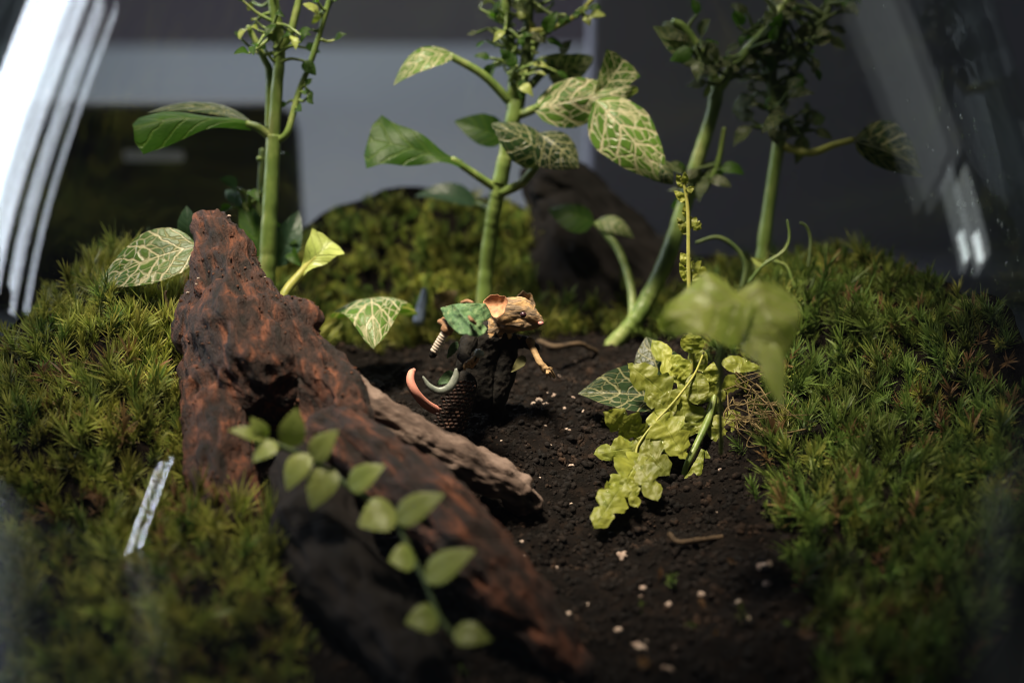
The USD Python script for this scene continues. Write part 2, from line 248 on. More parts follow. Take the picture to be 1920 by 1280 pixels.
def leaf(base, tip, width, face=(0, -.55, .8), bend=.12, fold=.25, curl=0.0, wave=0.0, shape="ovate", nu=16, nv=10, lobes=3, twist=0.0, notch=0.0, bumpy=0.0):
    """one blade from base to tip (mm): face is the way its upper side looks; bend arches it, fold creases it along the midrib, curl rolls its edges down"""
    SEED[0] += 1; s = SEED[0] * 7.31
    base, tip = np.asarray(base, float), np.asarray(tip, float)
    ax = tip - base; Ln = np.linalg.norm(ax); ax = ax / Ln
    face = np.asarray(face, float); side = unit(np.cross(ax, face)); nor = np.cross(side, ax)
    us = np.linspace(0, 1, nu); vs = np.linspace(-1, 1, nv + 1); V, U = [], []
    for u in us:
        if shape == "ovate": w = math.sin(math.pi * min(1, u) ** .72) ** .8 * (1 - .15 * u) if 0 < u < 1 else 0
        elif shape == "heart": w = (max(0, 1 - u) ** .62) * min(1, (u / .10) ** .5) * 1.08
        elif shape == "round": w = max(0, 1 - (2 * u - 1) ** 2) ** .5
        elif shape == "fan": w = (.12 + .88 * u ** 1.3) * (1 if u < .93 else max(.2, (1 - u) / .07) ** .5)
        elif shape == "lobed": w = (math.sin(math.pi * u ** .85) ** .6 if 0 < u < 1 else 0) * (.44 + .62 * abs(math.cos(math.pi * (lobes + .8) * (u - .06))) ** .6)
        else: w = math.sin(math.pi * u)
        w = max(w, .03)
        h = width / 2
        c = base + ax * Ln * u + nor * bend * Ln * 4 * u * (1 - u) * .5
        tw = twist * u; sd = side * math.cos(tw) + nor * math.sin(tw); nn = nor * math.cos(tw) - side * math.sin(tw)
        for v in vs:
            edge = 1.0 + .07 * (meshkit.noise(np.array([[u * 9 + s, (v > 0) * 5.0, 0.0]]))[0] - .5)
            if shape == "lobed": edge = 1 + .06 * math.sin(40 * u + 3 * v + s)
            p = c + sd * v * w * h * edge + nn * (fold * abs(v) * w * h - curl * v * v * w * h + wave * h * abs(v) * math.sin(2 * math.pi * (1.6 * u + .5 * (v > 0)) + s))
            if shape == "lobed": p = p + ax * (-.10 * Ln * abs(v) * (1 if u < .8 else .3))
            V.append(p); U.append((u, v, s % 10))
    V = np.array(V)
    if bumpy: V = V + nor * ((meshkit.fbm(V * .9 + s, 3) - .5) * bumpy)[:, None]
    F = []
    for i in range(nu - 1):
        for j in range(nv):
            a = i * (nv + 1) + j; F += [(a, a + 1, a + nv + 2), (a, a + nv + 2, a + nv + 1)]
    return V, np.array(F), np.array(U)
def balls(chain):
    """hull of consecutive spheres: a limb. chain: [(point, radius), ...]"""
    out = []
    for (a, ra), (b, rb) in zip(chain[:-1], chain[1:]):
        out.append(m3.Manifold.batch_hull([m3.Manifold.sphere(ra, 20).translate([float(x) for x in a]), m3.Manifold.sphere(rb, 20).translate([float(x) for x in b])]))
    return out
def organic(chains, cell, noise=0.0, nscale=.3, smooth=8, seed=0, cut=None, fine=0.0, fscale=1.2, grain=None):
    q = m3.Manifold.batch_boolean([x for c in chains for x in balls(c)], m3.OpType.Add)
    if cut: q = q - m3.Manifold.batch_boolean([x for c in cut for x in balls(c)], m3.OpType.Add)
    q = q.refine_to_length(cell); v, f = arr(q)
    t = trimesh.Trimesh(v, f, process=True)
    if smooth: trimesh.smoothing.filter_taubin(t, iterations=smooth)
    if noise or fine:
        d = (meshkit.fbm(t.vertices * nscale, 4, seed) - .5) * noise + (meshkit.fbm(t.vertices * fscale, 3, seed + 9) - .5) * fine
        if grain is not None:
            q_ = t.vertices - np.outer(t.vertices @ unit(grain), unit(grain)) * .65
            d = (meshkit.fbm(t.vertices * nscale, 3, seed) - .5) * noise + (meshkit.fbm(q_ * fscale, 4, seed + 9) - .5) * fine - np.clip(meshkit.noise(q_ * .55, seed + 3) - .62, 0, 1) * 5.0
        t.vertices = t.vertices + t.vertex_normals * d[:, None]
    if grain is not None:
        v = np.asarray(t.vertices); return v, np.asarray(t.faces), (v - np.outer(v @ unit(grain), unit(grain)) * .6) * MM
    return t
def lump(c, r, seed, sub=2, rough=.35):
    t = trimesh.creation.icosphere(sub, 1.0); n = meshkit.fbm(t.vertices * 1.4 + seed * 3.7, 3, seed)
    g = np.random.default_rng(seed)
    t.vertices = t.vertices * (1 + (n[:, None] - .5) * rough * 2) * np.array([1, g.uniform(.7, 1), g.uniform(.6, .95)]) * r + c
    return t

# ------------------------------------------------------------------ the ground inside the jar
def jar_r(z): return np.interp(z, PROFILE[:, 0], PROFILE[:, 1])
mossy = [(20, 650, 0), (100, 570, 8), (180, 525, 10), (300, 490, 15), (340, 570, 5), (200, 700, -15), (100, 800, -25), (300, 780, -20), (150, 950, -40), (300, 920, -38), (0, 900, -32),
         (0, 1280, -66), (300, 1280, -72), (450, 1200, -70), (400, 1000, -52), (1480, 512, 25), (1600, 500, 25), (1750, 515, 18), (1900, 575, -8), (1900, 700, -15), (1700, 650, 0), (1550, 640, 10),
         (1500, 760, -8), (1600, 850, -25), (1850, 900, -34), (1600, 1000, -45), (1850, 1150, -58), (1650, 1280, -76), (620, 432, 72), (700, 412, 72), (850, 418, 72), (650, 540, 66), (780, 580, 58), (1000, 450, 72), (1230, 500, 70), (1400, 520, 45), (480, 470, 62), (420, 520, 45)]
pts = [P(*q) for q in mossy]
pts = [p - np.array([0, 0, 5.5 if i < 28 else 5.0]) for i, p in enumerate(pts)]
flat = [(0, 0, 0), (12, -10, -1), (10, -28, -5), (25, -25, -7.5), (25, -45, -9), (10, -88, -10), (35, -88, -10), (42, -28, -6), (45, -12, -2), (46, 5, 2), (25, 25, 0), (20, 48, 0), (35, 48, 1), (-5, 40, 0), (-25, 30, 1), (-20, 0, 0), (-20, -30, -3), (-15, -60, -8), (-15, -88, -9), (-40, 0, 3), (55, -60, -5)]
pts = np.array(pts + [np.array(q, float) for q in flat])
rbf = RBFInterpolator(pts[:, :2], pts[:, 2], kernel="thin_plate_spline", smoothing=25.0)
def base_height(xy): return np.clip(rbf(np.asarray(xy, float)), -14, 24)
soil_poly = Polygon([(-30, 52), (40, 52), (52, 30), (62, 16), (58, -10), (60, -40), (60, -88), (50, -100), (-22, -100), (-24, -70), (-30, -45), (-45, -10), (-45, 25)])
shapely.prepare(soil_poly)
def soilness(xy): return -np.array([soil_poly.exterior.distance(Point(p)) * (-1 if soil_poly.contains(Point(p)) else 1) for p in xy])
gr = np.arange(-106, 106.1, 1.15); GX, GY = np.meshgrid(gr, gr); flatxy = np.c_[GX.ravel() + JC[0], GY.ravel() + JC[1]]
bz = base_height(flatxy)
def detail(xy):
    q = np.c_[xy, np.zeros(len(xy))]
    return (meshkit.fbm(q * .11, 4, 3) - .5) * 5.5 + (meshkit.fbm(q * .5, 3, 8) - .5) * 2.2
hz = bz + detail(flatxy)
near0 = np.exp(-((flatxy[:, 0]) ** 2 + (flatxy[:, 1]) ** 2) / 120.0); hz = hz * (1 - near0)
rr = np.hypot(GX, GY).ravel(); keep = rr < 105.2
hz = hz.reshape(GX.shape)
from scipy.interpolate import RegularGridInterpolator
_h = RegularGridInterpolator((gr + JC[1], gr + JC[0]), hz, bounds_error=False, fill_value=0.0)
def ground(x, y): return float(_h((y, x)))
def grounds(xy): return _h(np.c_[xy[:, 1], xy[:, 0]])
def G(px, py, lift=0.0):
    """where the line of sight through a photo pixel meets the ground"""
    r = ray(px, py); t = np.linspace(200, 460, 1600); q = CAM + t[:, None] * r
    i = np.argmax(q[:, 2] < grounds(q[:, :2])); return q[i] + np.array([0, 0, lift])
tri = Delaunay(np.c_[GX.ravel()[keep], GY.ravel()[keep]])
V = np.c_[flatxy[keep], hz.ravel()[keep]]
# close the soil into a solid plug that fills the jar's foot
t0 = trimesh.Trimesh(V, tri.simplices, process=False)
if t0.face_normals[:, 2].mean() < 0: t0.invert()
ang = np.linspace(0, 2 * np.pi, 160, endpoint=False)
ring = np.c_[np.cos(ang) * 104.8 + JC[0], np.sin(ang) * 104.8 + JC[1]]
rz = grounds(ring * .995 + JC * .005)
rv = np.vstack([np.c_[ring, rz + .3], np.c_[ring, rz * 0 - 36], [[*JC, -40]]])
rf = []
for j in range(160):
    k2 = (j + 1) % 160; rf += [(j, j + 160, k2 + 160), (j, k2 + 160, k2), (j + 160, 320, k2 + 160)]
solo("soil", join((np.asarray(t0.vertices), np.asarray(t0.faces)), (rv, np.array(rf))), "soil_mat", "dark crumbly potting soil filling the glass jar", "soil", kind="structure")

# ------------------------------------------------------------------ setting: table, wall
tb = trimesh.creation.box((640, 1300, 30)); tb.apply_translation((0, -30, -48.5 - 15))
solo("table", tb, "table_mat", "pale grey table top carrying the jar", "table", kind="structure", smooth=False)
wl = trimesh.creation.box((5000, 60, 3600)); wl.apply_translation((0, 1250, 100))
solo("wall", wl, "wall_mat", "dim mauve grey wall behind the table", "wall", kind="structure", smooth=False)
def rbox(ext, c, r=2.0):
    e = np.array(ext) / 2 - r
    q = m3.Manifold.batch_hull([m3.Manifold.sphere(r, 16).translate([float(c[0] + sx * e[0]), float(c[1] + sy * e[1]), float(c[2] + sz_ * e[2])]) for sx in (-1, 1) for sy in (-1, 1) for sz_ in (-1, 1)])
    return q
TZ = -48.5
d = 210; x0 = P(1100, 300, d)[0]
pn = thing("grey_panel", (x0 + 200, P(1100, 300, d)[1] + 10, TZ), "plain blue grey upright panel standing on the table behind the jar", "panel")
part(pn, "board", rbox((400, 14, 420), (x0 + 200, P(1100, 300, d)[1] + 10, TZ + 210), 3), "panel_mat", smooth=30)
part(pn, "foot", rbox((300, 60, 10), (x0 + 200, P(1100, 300, d)[1] + 10, TZ + 5.5), 2), "panel_mat", smooth=30)
a, b = P(-150, 205, 170), P(548, 215, 170)
bt = a[2]; bx = thing("black_box", ((a[0] + b[0]) / 2, a[1] + 60, TZ), "black box with a pale stripe lying on the table beyond the jar", "box")
part(bx, "case", rbox((b[0] - a[0], 24, bt - TZ - .4), ((a[0] + b[0]) / 2, a[1] + 12, (bt + TZ) / 2 + .2), 11), "box_black", smooth=40)
s1, s2 = P(222, 305, 168), P(335, 300, 168)
part(bx, "stripe", rbox((s2[0] - s1[0], 1.6, 3.4), ((s1[0] + s2[0]) / 2, a[1] - .3, s1[2]), .7), "box_pale", smooth=40)

# ------------------------------------------------------------------ glass jar
def lathe(profile, n=200, wob=0.0):
    pr = np.asarray(profile, float); a = np.linspace(0, 2 * np.pi, n, endpoint=False); V = []
    for (z, r) in pr:
        w = wob * (meshkit.fbm(np.c_[np.cos(a) * 1.6, np.sin(a) * 1.6, np.full(n, z * .012)] + 9, 3, 4) - .5)
        V.append(np.c_[(r + w) * np.cos(a) + JC[0], (r + w) * np.sin(a) + JC[1], np.full(n, z)])
    V = np.vstack(V); F = []; k = len(pr)
    for i in range(k):
        for j in range(n):
            p0, p1, q0, q1 = i * n + j, i * n + (j + 1) % n, ((i + 1) % k) * n + j, ((i + 1) % k) * n + (j + 1) % n
            F += [(p0, p1, q1), (p0, q1, q0)]
    return V, np.array(F)
zz = np.concatenate([np.linspace(-46.5, 186, 220)])
from scipy.interpolate import PchipInterpolator
from scipy.interpolate import UnivariateSpline
pf = UnivariateSpline(PROFILE[:, 0], PROFILE[:, 1], s=6.0)
outer = [(z, float(pf(z))) for z in zz]; wall_t = 2.6
inner = [(z, float(pf(z)) - wall_t) for z in zz[::-1]]; inner[-1] = (-43.5, inner[-1][1])
prof = [(-48.2, 1.0), (-48.2, 92.0), (-47.9, 96.5)] + outer + [(188.0, float(pf(186)) - .6), (188.0, float(pf(186)) - 2.0)] + inner[:-1] + [(-43.0, 95.0), (-42.5, 90.0), (-42.5, 1.0)]
jr = thing("glass_jar", (JC[0], JC[1], TZ), "clear round glass jar narrowing upwards around the planted moss and soil", "glass jar")
part(jr, "jar_body", lathe(prof, 360, .22), "jar_glass")
gd = np.random.default_rng(77); dl = []
for _ in range(150):
    an = math.radians(gd.normal(14, 9)); z_ = gd.normal(42, 16); r_ = float(pf(z_)) - wall_t - .1
    t_ = trimesh.creation.icosphere(1, gd.uniform(.15, .6)); t_.vertices = t_.vertices * [.5, 1, 1.1] @ np.array([[math.cos(an), math.sin(an), 0], [-math.sin(an), math.cos(an), 0], [0, 0, 1]]) + [JC[0] + r_ * math.cos(an), JC[1] + r_ * math.sin(an), z_]; dl.append(t_)
part(jr, "droplets", join(*dl), "water", kind="stuff")

# ------------------------------------------------------------------ driftwood root
def ch(*q): return [(P(x, y, d), sz(r, d)) for x, y, d, r in q]
dw = thing("driftwood", G(560, 760), "rough reddish brown driftwood root with a blunt raised stump and two creeping branches", "driftwood")
trunk = [ch((402, 434, 4, 42), (418, 470, 2, 56), (434, 560, -4, 76), (458, 640, -12, 102), (500, 700, -16, 112)),
         ch((404, 540, -2, 54), (400, 690, -12, 60), (406, 790, -22, 64), (418, 890, -30, 66), (436, 980, -36, 62)),
         ch((480, 620, -10, 72), (548, 648, -16, 60), (608, 704, -22, 48), (655, 752, -28, 42)),
         ch((590, 690, -22, 44), (640, 800, -30, 66), (650, 880, -34, 74)),
         ch((490, 690, 2, 100), (510, 800, -4, 115), (530, 900, -10, 110)), ch((545, 598, -14, 46), (572, 604, -16, 34)), ch((380, 560, -4, 34), (352, 640, -8, 30))]
cut = [ch((480, 745, -37, 84), (540, 750, -36, 90), (592, 778, -41, 58)), ch((470, 735, -37, 72), (520, 810, -42, 92))]
part(dw, "stump", organic(trunk, .9, 3.2, .2, 5, 4, cut=cut, fine=2.0, fscale=.8, grain=P(430, 430, 4) - P(500, 800, -20)), "bark")
cv, cf, _ = organic(trunk, 1.6, 3.2, .2, 5, 4, cut=cut, grain=P(430, 430, 4) - P(500, 800, -20))
cg = np.random.default_rng(17); ci, cfi = trimesh.sample.sample_surface(trimesh.Trimesh(cv, cf, process=False), 2600, seed=3)
cl_ = [];
for q_ in ci[(ci[:, 2] > 2)]:
    t_ = trimesh.creation.icosphere(0, .10 + .30 * cg.random() ** 3); t_.vertices = t_.vertices * cg.uniform(.6, 1.4, 3) + q_ + cg.normal(0, .12, 3); cl_.append(t_)
part(dw, "clinging_crumbs", join(*cl_), "crust", smooth=False, kind="stuff")
wh_ = [lump(q_, cg.uniform(.22, .42), 700 + i_, 1, .4) for i_, q_ in enumerate([P(372, 522, -11), P(368, 533, -12), P(497, 520, -9), P(493, 573, -16), P(352, 549, -10), P(430, 405, -1)])]
part(dw, "pale_specks", join(*wh_), "perlite_mat", kind="stuff")
br1 = [ch((640, 716, -24, 34), (705, 775, -26, 38), (780, 822, -26, 40), (860, 862, -25, 40), (930, 897, -24, 36), (972, 918, -23, 28)), ch((972, 918, -23, 26), (1000, 942, -22, 16)), ch((900, 872, -23, 32), (985, 905, -23, 16))]
part(dw, "branch", organic(br1, .8, 1.8, .3, 6, 11, fine=1.3, fscale=1.2, grain=P(1000, 930, -22) - P(680, 750, -26)), "bark_grey")
br2 = [ch((630, 820, -34, 66), (720, 880, -40, 70), (800, 940, -46, 72), (880, 1030, -54, 74), (960, 1120, -58, 68), (1030, 1195, -61, 50), (1085, 1250, -63, 28)), ch((800, 880, -40, 30), (880, 960, -50, 34), (940, 1050, -57, 30))]
part(dw, "branch", organic(br2, 1.0, 2.4, .2, 6, 21, fine=1.6, fscale=.8, grain=P(1050, 1220, -62) - P(640, 830, -36)), "bark", "long reddish branch creeping towards the front")
br3 = [ch((580, 900, -36, 72), (590, 990, -46, 84), (640, 1080, -54, 86), (720, 1170, -62, 78), (790, 1260, -70, 60))]
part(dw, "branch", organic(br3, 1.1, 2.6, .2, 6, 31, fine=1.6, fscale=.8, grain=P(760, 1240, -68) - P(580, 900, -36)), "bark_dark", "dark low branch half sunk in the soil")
part(dw, "broken_end", organic([ch((975, 935, -21, 30), (992, 940, -20, 22), (960, 932, -20, 22))], .6, 1.6, .5, 3, 5, fine=.8, grain=[1, 0, 0]), "bark_grey")

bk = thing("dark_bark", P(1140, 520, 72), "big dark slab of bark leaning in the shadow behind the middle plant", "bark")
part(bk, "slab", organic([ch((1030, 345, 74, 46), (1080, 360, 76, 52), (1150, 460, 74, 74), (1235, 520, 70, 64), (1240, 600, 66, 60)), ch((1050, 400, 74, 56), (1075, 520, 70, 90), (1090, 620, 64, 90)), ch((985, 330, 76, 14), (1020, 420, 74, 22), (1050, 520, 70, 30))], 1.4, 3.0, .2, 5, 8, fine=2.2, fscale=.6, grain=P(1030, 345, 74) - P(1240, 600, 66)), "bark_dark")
c = G(792, 615); cd = 48
part_root = thing("pale_chip", P(790, 606, cd), "small pale blue upright chip in the shadow between veined leaf and figurine", "chip")
part(part_root, "chip", organic([ch((785, 600, cd, 11), (791, 570, cd, 9), (796, 545, cd, 5))], .4, .4, .5, 2), "chip_blue")

# ------------------------------------------------------------------ mouse figurine
mf = thing("mouse_figurine", (0, 0, 0), "small painted mouse figurine in leaf cloak, striding with a hooked blade", "figurine")
head = [ch((952, 588, 0, 31), (975, 583, 0, 27), (998, 594, -1, 15), (1013, 604, -1, 6.5)), ch((955, 598, 0, 27), (985, 606, -1, 14), (1006, 609, -1, 7)), ch((940, 606, 1, 24), (925, 628, 2, 24))]
tors = [ch((935, 622, 2, 26), (905, 640, 3, 38), (896, 690, 4, 42), (895, 735, 4, 40)), ch((950, 640, 3, 22), (940, 700, 4, 28), (925, 745, 4, 26)),
        ch((915, 735, 6, 24), (935, 775, 7, 16), (932, 806, 7, 9)), ch((932, 806, 7, 9), (952, 812, 5, 6)), ch((880, 735, 2, 26), (850, 785, -1, 17), (842, 806, -1, 9)), ch((842, 806, -1, 9), (862, 816, -3, 6)),
        ch((955, 640, 4, 17), (985, 640, 3, 11), (1004, 652, 1, 8)), ch((880, 640, -6, 17), (868, 668, -11, 11), (884, 684, -13, 9))]
v0 = organic([*head, *tors], .42, .5, .7, 4, 2, fine=.55, fscale=1.6)
# the body is one surface: fur on head and neck, dark cloth below
fc = v0.triangles_center
def px_of(q):
    r = np.asarray(q) - CAM; t = r @ FWD; return np.c_[960 + FPX * (r @ RIGHT) / t, 640 - FPX * (r @ UP) / t]
pc = px_of(fc); isfur = (pc[:, 1] - 640) < (pc[:, 0] - 920) * .05 - 12 + 6 * np.sin(pc[:, 0] * .35); isfur &= pc[:, 0] > 915
bpath = part(mf, "body", v0, "dark_cloth")
gp = stage.GetPrimAtPath(bpath)
sub = UsdGeom.Subset.Define(stage, bpath + "/fur"); sub.CreateElementTypeAttr("face"); sub.CreateFamilyNameAttr("materialBind"); sub.CreateIndicesAttr(Vt.IntArray.FromNumpy(np.where(isfur)[0].astype(np.int32)))
UsdShade.MaterialBindingAPI.Apply(sub.GetPrim()).Bind(M["fur"])
def ear(cx, cy, d, r, face, seed):
    nrm = unit(face); s = unit(np.cross(nrm, [0, 0, 1])); t = np.cross(s, nrm); c0 = P(cx, cy, d); R = sz(r, d); V = []; n = 28
    prof = [(0, -.34), (.35, -.30), (.7, -.16), (.93, .02), (1.0, .10), (1.04, .06), (1.0, -.04), (.72, -.28), (.3, -.46), (0, -.5)]
    for (q, h) in prof:
        for a in np.linspace(0, 2 * np.pi, n, endpoint=False):
            k = 1 + .10 * math.sin(3 * a + seed) + .05 * math.sin(7 * a + seed) - (.22 if abs(((a - 1.9) + np.pi) % (2 * np.pi) - np.pi) < .18 and q > .6 else 0)
            V.append(c0 + (s * math.cos(a) + t * math.sin(a)) * R * q * k + nrm * h * R * 1.1)
    F = []
    for i in range(len(prof) - 1):
        for j in range(n):
            a, b = i * n + j, i * n + (j + 1) % n; F += [(a, b, b + n), (a, b + n, a + n)]
    return np.array(V), np.array(F)
part(mf, "ear", ear(930, 572, -9, 22, (-.22, -.80, .56), 1.0), "ear_skin", "large cupped near ear")
part(mf, "ear", ear(984, 566, 6, 19, (.25, -.75, .45), 2.4), "fur", "golden far ear")
part(mf, "eye", lump(P(981, 590, -8.2), sz(6.0), 5, 2, .03), "eye_black")
part(mf, "nose", lump(P(1014, 606, -2.0), sz(5.5), 6, 2, .1), "nose_pink")
for k, (ex, ey) in enumerate([(1003, 622), (990, 628), (1008, 615)]):
    pass
# leaf cloak: a thick curved leaf over the back
ol = np.array([(827, 578), (845, 573), (862, 570), (885, 570), (909, 570), (918, 584), (921, 593), (906, 600), (903, 606), (912, 616), (909, 624), (896, 630), (882, 628), (874, 624), (869, 627), (862, 626), (852, 616), (842, 607), (834, 594)], float)
pg = Polygon(ol).buffer(1.5).simplify(.4); xs, ys = np.meshgrid(np.arange(818, 930, 2.6), np.arange(560, 640, 2.6))
cand = np.c_[xs.ravel(), ys.ravel()]; shapely.prepare(pg); inn = cand[shapely.contains_xy(pg.buffer(-1.2), cand[:, 0], cand[:, 1])]
bd = np.array([pg.exterior.interpolate(s).coords[0] for s in np.linspace(0, pg.exterior.length, 150, endpoint=False)])
q2 = np.vstack([bd, inn]); dt = Delaunay(q2); cen = q2[dt.simplices].mean(1); ok = shapely.contains_xy(pg, cen[:, 0], cen[:, 1]); sf = dt.simplices[ok]
def cloak_d(q): 
    x, y = q[:, 0], q[:, 1]; n = meshkit.fbm(np.c_[x * .05, y * .05, x * 0], 3, 7) - .5
    return -17 + ((x - 876) / 30) ** 2 * 2.2 - (y - 572) * .11 + n * 3.5 - 1.0 * np.exp(-((x - y * .8 - 395) / 5.0) ** 2)
dd = cloak_d(q2); top = np.array([P(x, y, z) for (x, y), z in zip(q2, dd)]); bot = np.array([P(x, y, z + .7) for (x, y), z in zip(q2, dd)]); nb = len(bd); nq = len(q2)
e1, e2 = top[sf[:, 1]] - top[sf[:, 0]], top[sf[:, 2]] - top[sf[:, 0]]; cr = np.cross(e1, e2); flip = (cr * (CAM - top[sf[:, 0]])).sum(1) < 0; sf[flip] = sf[flip][:, ::-1]
rim = []
for j in range(nb): a, b = j, (j + 1) % nb; rim += [(a, a + nq, b + nq), (a, b + nq, b)]
lc = part(mf, "leaf_cloak", (np.vstack([top, bot]), np.vstack([sf, sf[:, ::-1] + nq, np.array(rim)])), "leaf_paint", smooth=40)
part(lc, "leaf_stalk", tube([P(879, 593, -23), P(884, 600, -24), P(892, 607, -23)], [.25, .42, .3], sides=8), "wood_paint")
part(mf, "twig", tube([P(864, 568, -13), P(876, 565, -13), P(887, 568, -14)], [.35, .5, .3], sides=8), "wood_paint")
part(mf, "pack_flap", organic([ch((826, 603, -10, 6), (836, 610, -13, 5), (831, 599, -10, 5))], .3, .4, .8, 2), "wood_paint")
# wrapped handle sticking out of the pack
h0, h1 = P(838, 618, -14), P(814, 660, -13); hr = sz(9.0)
n = 90; tt = np.linspace(0, 1, n); axis = unit(h1 - h0)
wh = part(mf, "wrapped_handle", tube([h0 + (h1 - h0) * t for t in tt], [hr * (.80 + .14 * abs(math.sin(t * 28))) for t in tt], n, 14), "string")
part(wh, "handle_cap", tube([h0 - axis * .5, h0 + axis * .6], [hr * 1.25, hr * 1.3, hr * 1.15], 6, 16), "wood_paint")
part(wh, "handle_end", tube([h1 - axis * .2, h1 + axis * 1.0], [hr * .85, hr * .7], 5, 12), "dark_cloth")
# hooked blade in the near hand
hb = part(mf, "hooked_blade", tube([P(858, 692, -15), P(853, 710, -15), P(842, 727, -15), P(824, 733, -15), (P(806, 724, -15)), P(793, 706, -15)], [.55, .75, .85, .75, .55, .2], 40, 12, flat=((0.1, 1, -.2), .6)), "steel")
part(hb, "blade_handle", tube([P(900, 664, -16), P(884, 676, -16), P(860, 692, -15)], [.55, .62, .6], 30, 10, rough=.3), "dark_cloth")
part(hb, "pommel", lump(P(898, 662, -16.3), .95, 12, 2, .3), "steel")
hand = [ch((884, 684, -14, 6.5), (880, 681, -15.5, 6.0))]
for i in range(4):
    x, y = 890 - i * 5.2, 672 + i * 3.8; hand.append(ch((x - 3, y + 8, -15.5, 2.6), (x - 4, y + 3, -18, 2.5), (x - 1, y - 3, -18.2, 2.2), (x + 1, y - 5, -16, 1.9)))
hand.append(ch((886, 686, -15, 2.8), (894, 678, -17, 2.4), (897, 672, -17.5, 1.9)))
part(mf, "near_hand", organic(hand, .18, .05, 1, 2), "hand_paint")
part(mf, "far_arm", organic([ch((994, 640, 2, 8.5), (1002, 660, 0, 6.5), (1014, 682, -2, 6.2), (1022, 692, -2, 7.5)), ch((1022, 692, -2, 6), (1030, 696, -3, 5.5))], .3, .35, .9, 3, 3, fine=.25), "hand_paint")
fing = [ch((1024, 690, -3, 5), (1031, 697, -3, 5))]
for (ax_, ay_, bx_, by_, r_) in [(1033, 692, 1041, 706, 2.1), (1031, 697, 1039, 708, 2.2), (1028, 700, 1033, 707, 2.1), (1025, 700, 1026, 706, 1.9), (1031, 689, 1036, 690, 1.8)]:
    fing.append(ch((1027, 693, -3, 3), (ax_, ay_, -4, r_), (bx_, by_, -3.2, r_ * .7)))
part(mf, "far_hand", organic(fing, .18, .05, 1, 1), "hand_paint")
part(mf, "tail", tube([P(838, 772, 0), P(817, 768, -3), P(797, 756, -6), P(780, 737, -8), P(770, 716, -8), P(771, 700, -7), P(776, 694, -5)], [.75, .95, .95, .9, .85, .72, .45], 60, 16), "tail_paint")
part(mf, "tunic_leaf", leaf(P(852, 698, -10), P(818, 722, -12), sz(22), TOCAM(P(835, 712)), .2, .2, .0, .15, nu=10, nv=6), "leaf_paint")
part(mf, "tunic_leaf", leaf(P(858, 640, -12), P(838, 672, -12), sz(16), TOCAM(P(835, 712)), .2, .2, .0, .15, nu=10, nv=6), "leaf_paint")
part(mf, "cloth_hem", leaf(P(985, 668, 2), P(958, 698, 0), sz(20), (.2, -.8, .5), .2, .2, .0, .15, nu=10, nv=6), "olive_cloth")
# skirt of small overlapping scales over the near leg
sc = []
for i in range(13):
    for j in range(7):
        u = (j + .5 * (i % 2)) / 6.5 - .5; yy = 716 + i * 7.2; cx = 866 - i * 2.0; w = 26 + .9 * min(i, 6)
        pa = P(cx + u * 2 * w * .92, yy + 3 * u * u * 4 + rng.normal(0, .7), -9 - 3.2 * (1 - (2 * u) ** 2) - i * .15 + .35 * rng.random())
        e = rbox((sz(w * .27) * rng.uniform(.9, 1.05), .75, sz(7.2) * rng.uniform(.85, 1.1)), (0, 0, 0), .22)
        v, f = arr(m3.Manifold.batch_hull([m3.Manifold.sphere(.24, 8).translate([a_ * sz(w * .055), 0, b_ * sz(2.2)]) for a_ in (-1, 1) for b_ in (-1, 1)]))
        th = -.5 - .2 * rng.random(); v = v @ np.array([[1, 0, 0], [0, math.cos(th), math.sin(th)], [0, -math.sin(th), math.cos(th)]]).T
        ph = u * 1.3; v = v @ np.array([[math.cos(ph), -math.sin(ph), 0], [math.sin(ph), math.cos(ph), 0], [0, 0, 1]]).T
        sc.append((v + pa, f))
part(mf, "scale_skirt", join(*sc), "scale_paint", smooth=False, kind="stuff")
part(mf, "skirt_lining", organic([ch((868, 722, -4, 27), (856, 765, -5, 29), (846, 798, -5, 26))], .6, .2, .5, 3), "dark_cloth")

# ------------------------------------------------------------------ nerve plants
def petiole(root, pts, r=.9, m="stem_green"):
    part(root, "leaf_stalk", tube([P(*q) for q in pts], [r, r * .9, r * .75], sides=8), m)
def lf(root, b, t, w, m, face=None, **k):
    bp, tp = P(*b), P(*t); mid_ = (bp + tp) / 2; d_ = (b[2] + t[2]) / 2
    fz = TOCAM(mid_) if isinstance(face, str) else (unit(TOCAM(mid_) + np.array([0, .2, .8])) if face is None else face)
    return part(root, "leaf", leaf(bp, tp, sz(w, d_), fz, **k), m)
def sprouts(root, pts, n, spread, size, seed, mats, d, up=.3):
    """many small curled young leaves and twigs round a stretch of stem"""
    g = np.random.default_rng(seed); line = spline([P(*q) for q in pts], 60)
    for i in range(n):
        c0 = line[g.integers(0, 60)]; a = g.uniform(0, 2 * np.pi); dirv = unit([math.cos(a), .7 * math.sin(a), g.normal(up, .5)])
        ln = spread * g.uniform(.35, 1.0); e = c0 + dirv * ln
        mid_ = (c0 + e) / 2 + np.array([0, 0, ln * g.uniform(-.25, .2)])
        part(root, "leaf_stalk", tube([c0, mid_, e], [.55 * size / 4, .4 * size / 4, .3 * size / 4], 6, 6), "stem_green" if mats[0] != "veined_dark" else "stem_dark")
        d2 = unit(dirv + np.array([g.normal(0, .5), g.normal(0, .5), g.normal(-.4, .5)])); s_ = size * g.uniform(.5, 1.35)
        part(root, "leaf", leaf(e, e + d2 * s_, s_ * g.uniform(.45, .75), unit([g.normal(0, .5), -.6, .7]), g.uniform(.1, .5), g.uniform(.1, .6), g.uniform(0, .4), .1, nu=8, nv=4), mats[g.integers(0, len(mats))])
NP = "nerve_plant"
pl = thing(NP, G(505, 520), "tall pale stemmed plant rising behind the driftwood stump", "plant")
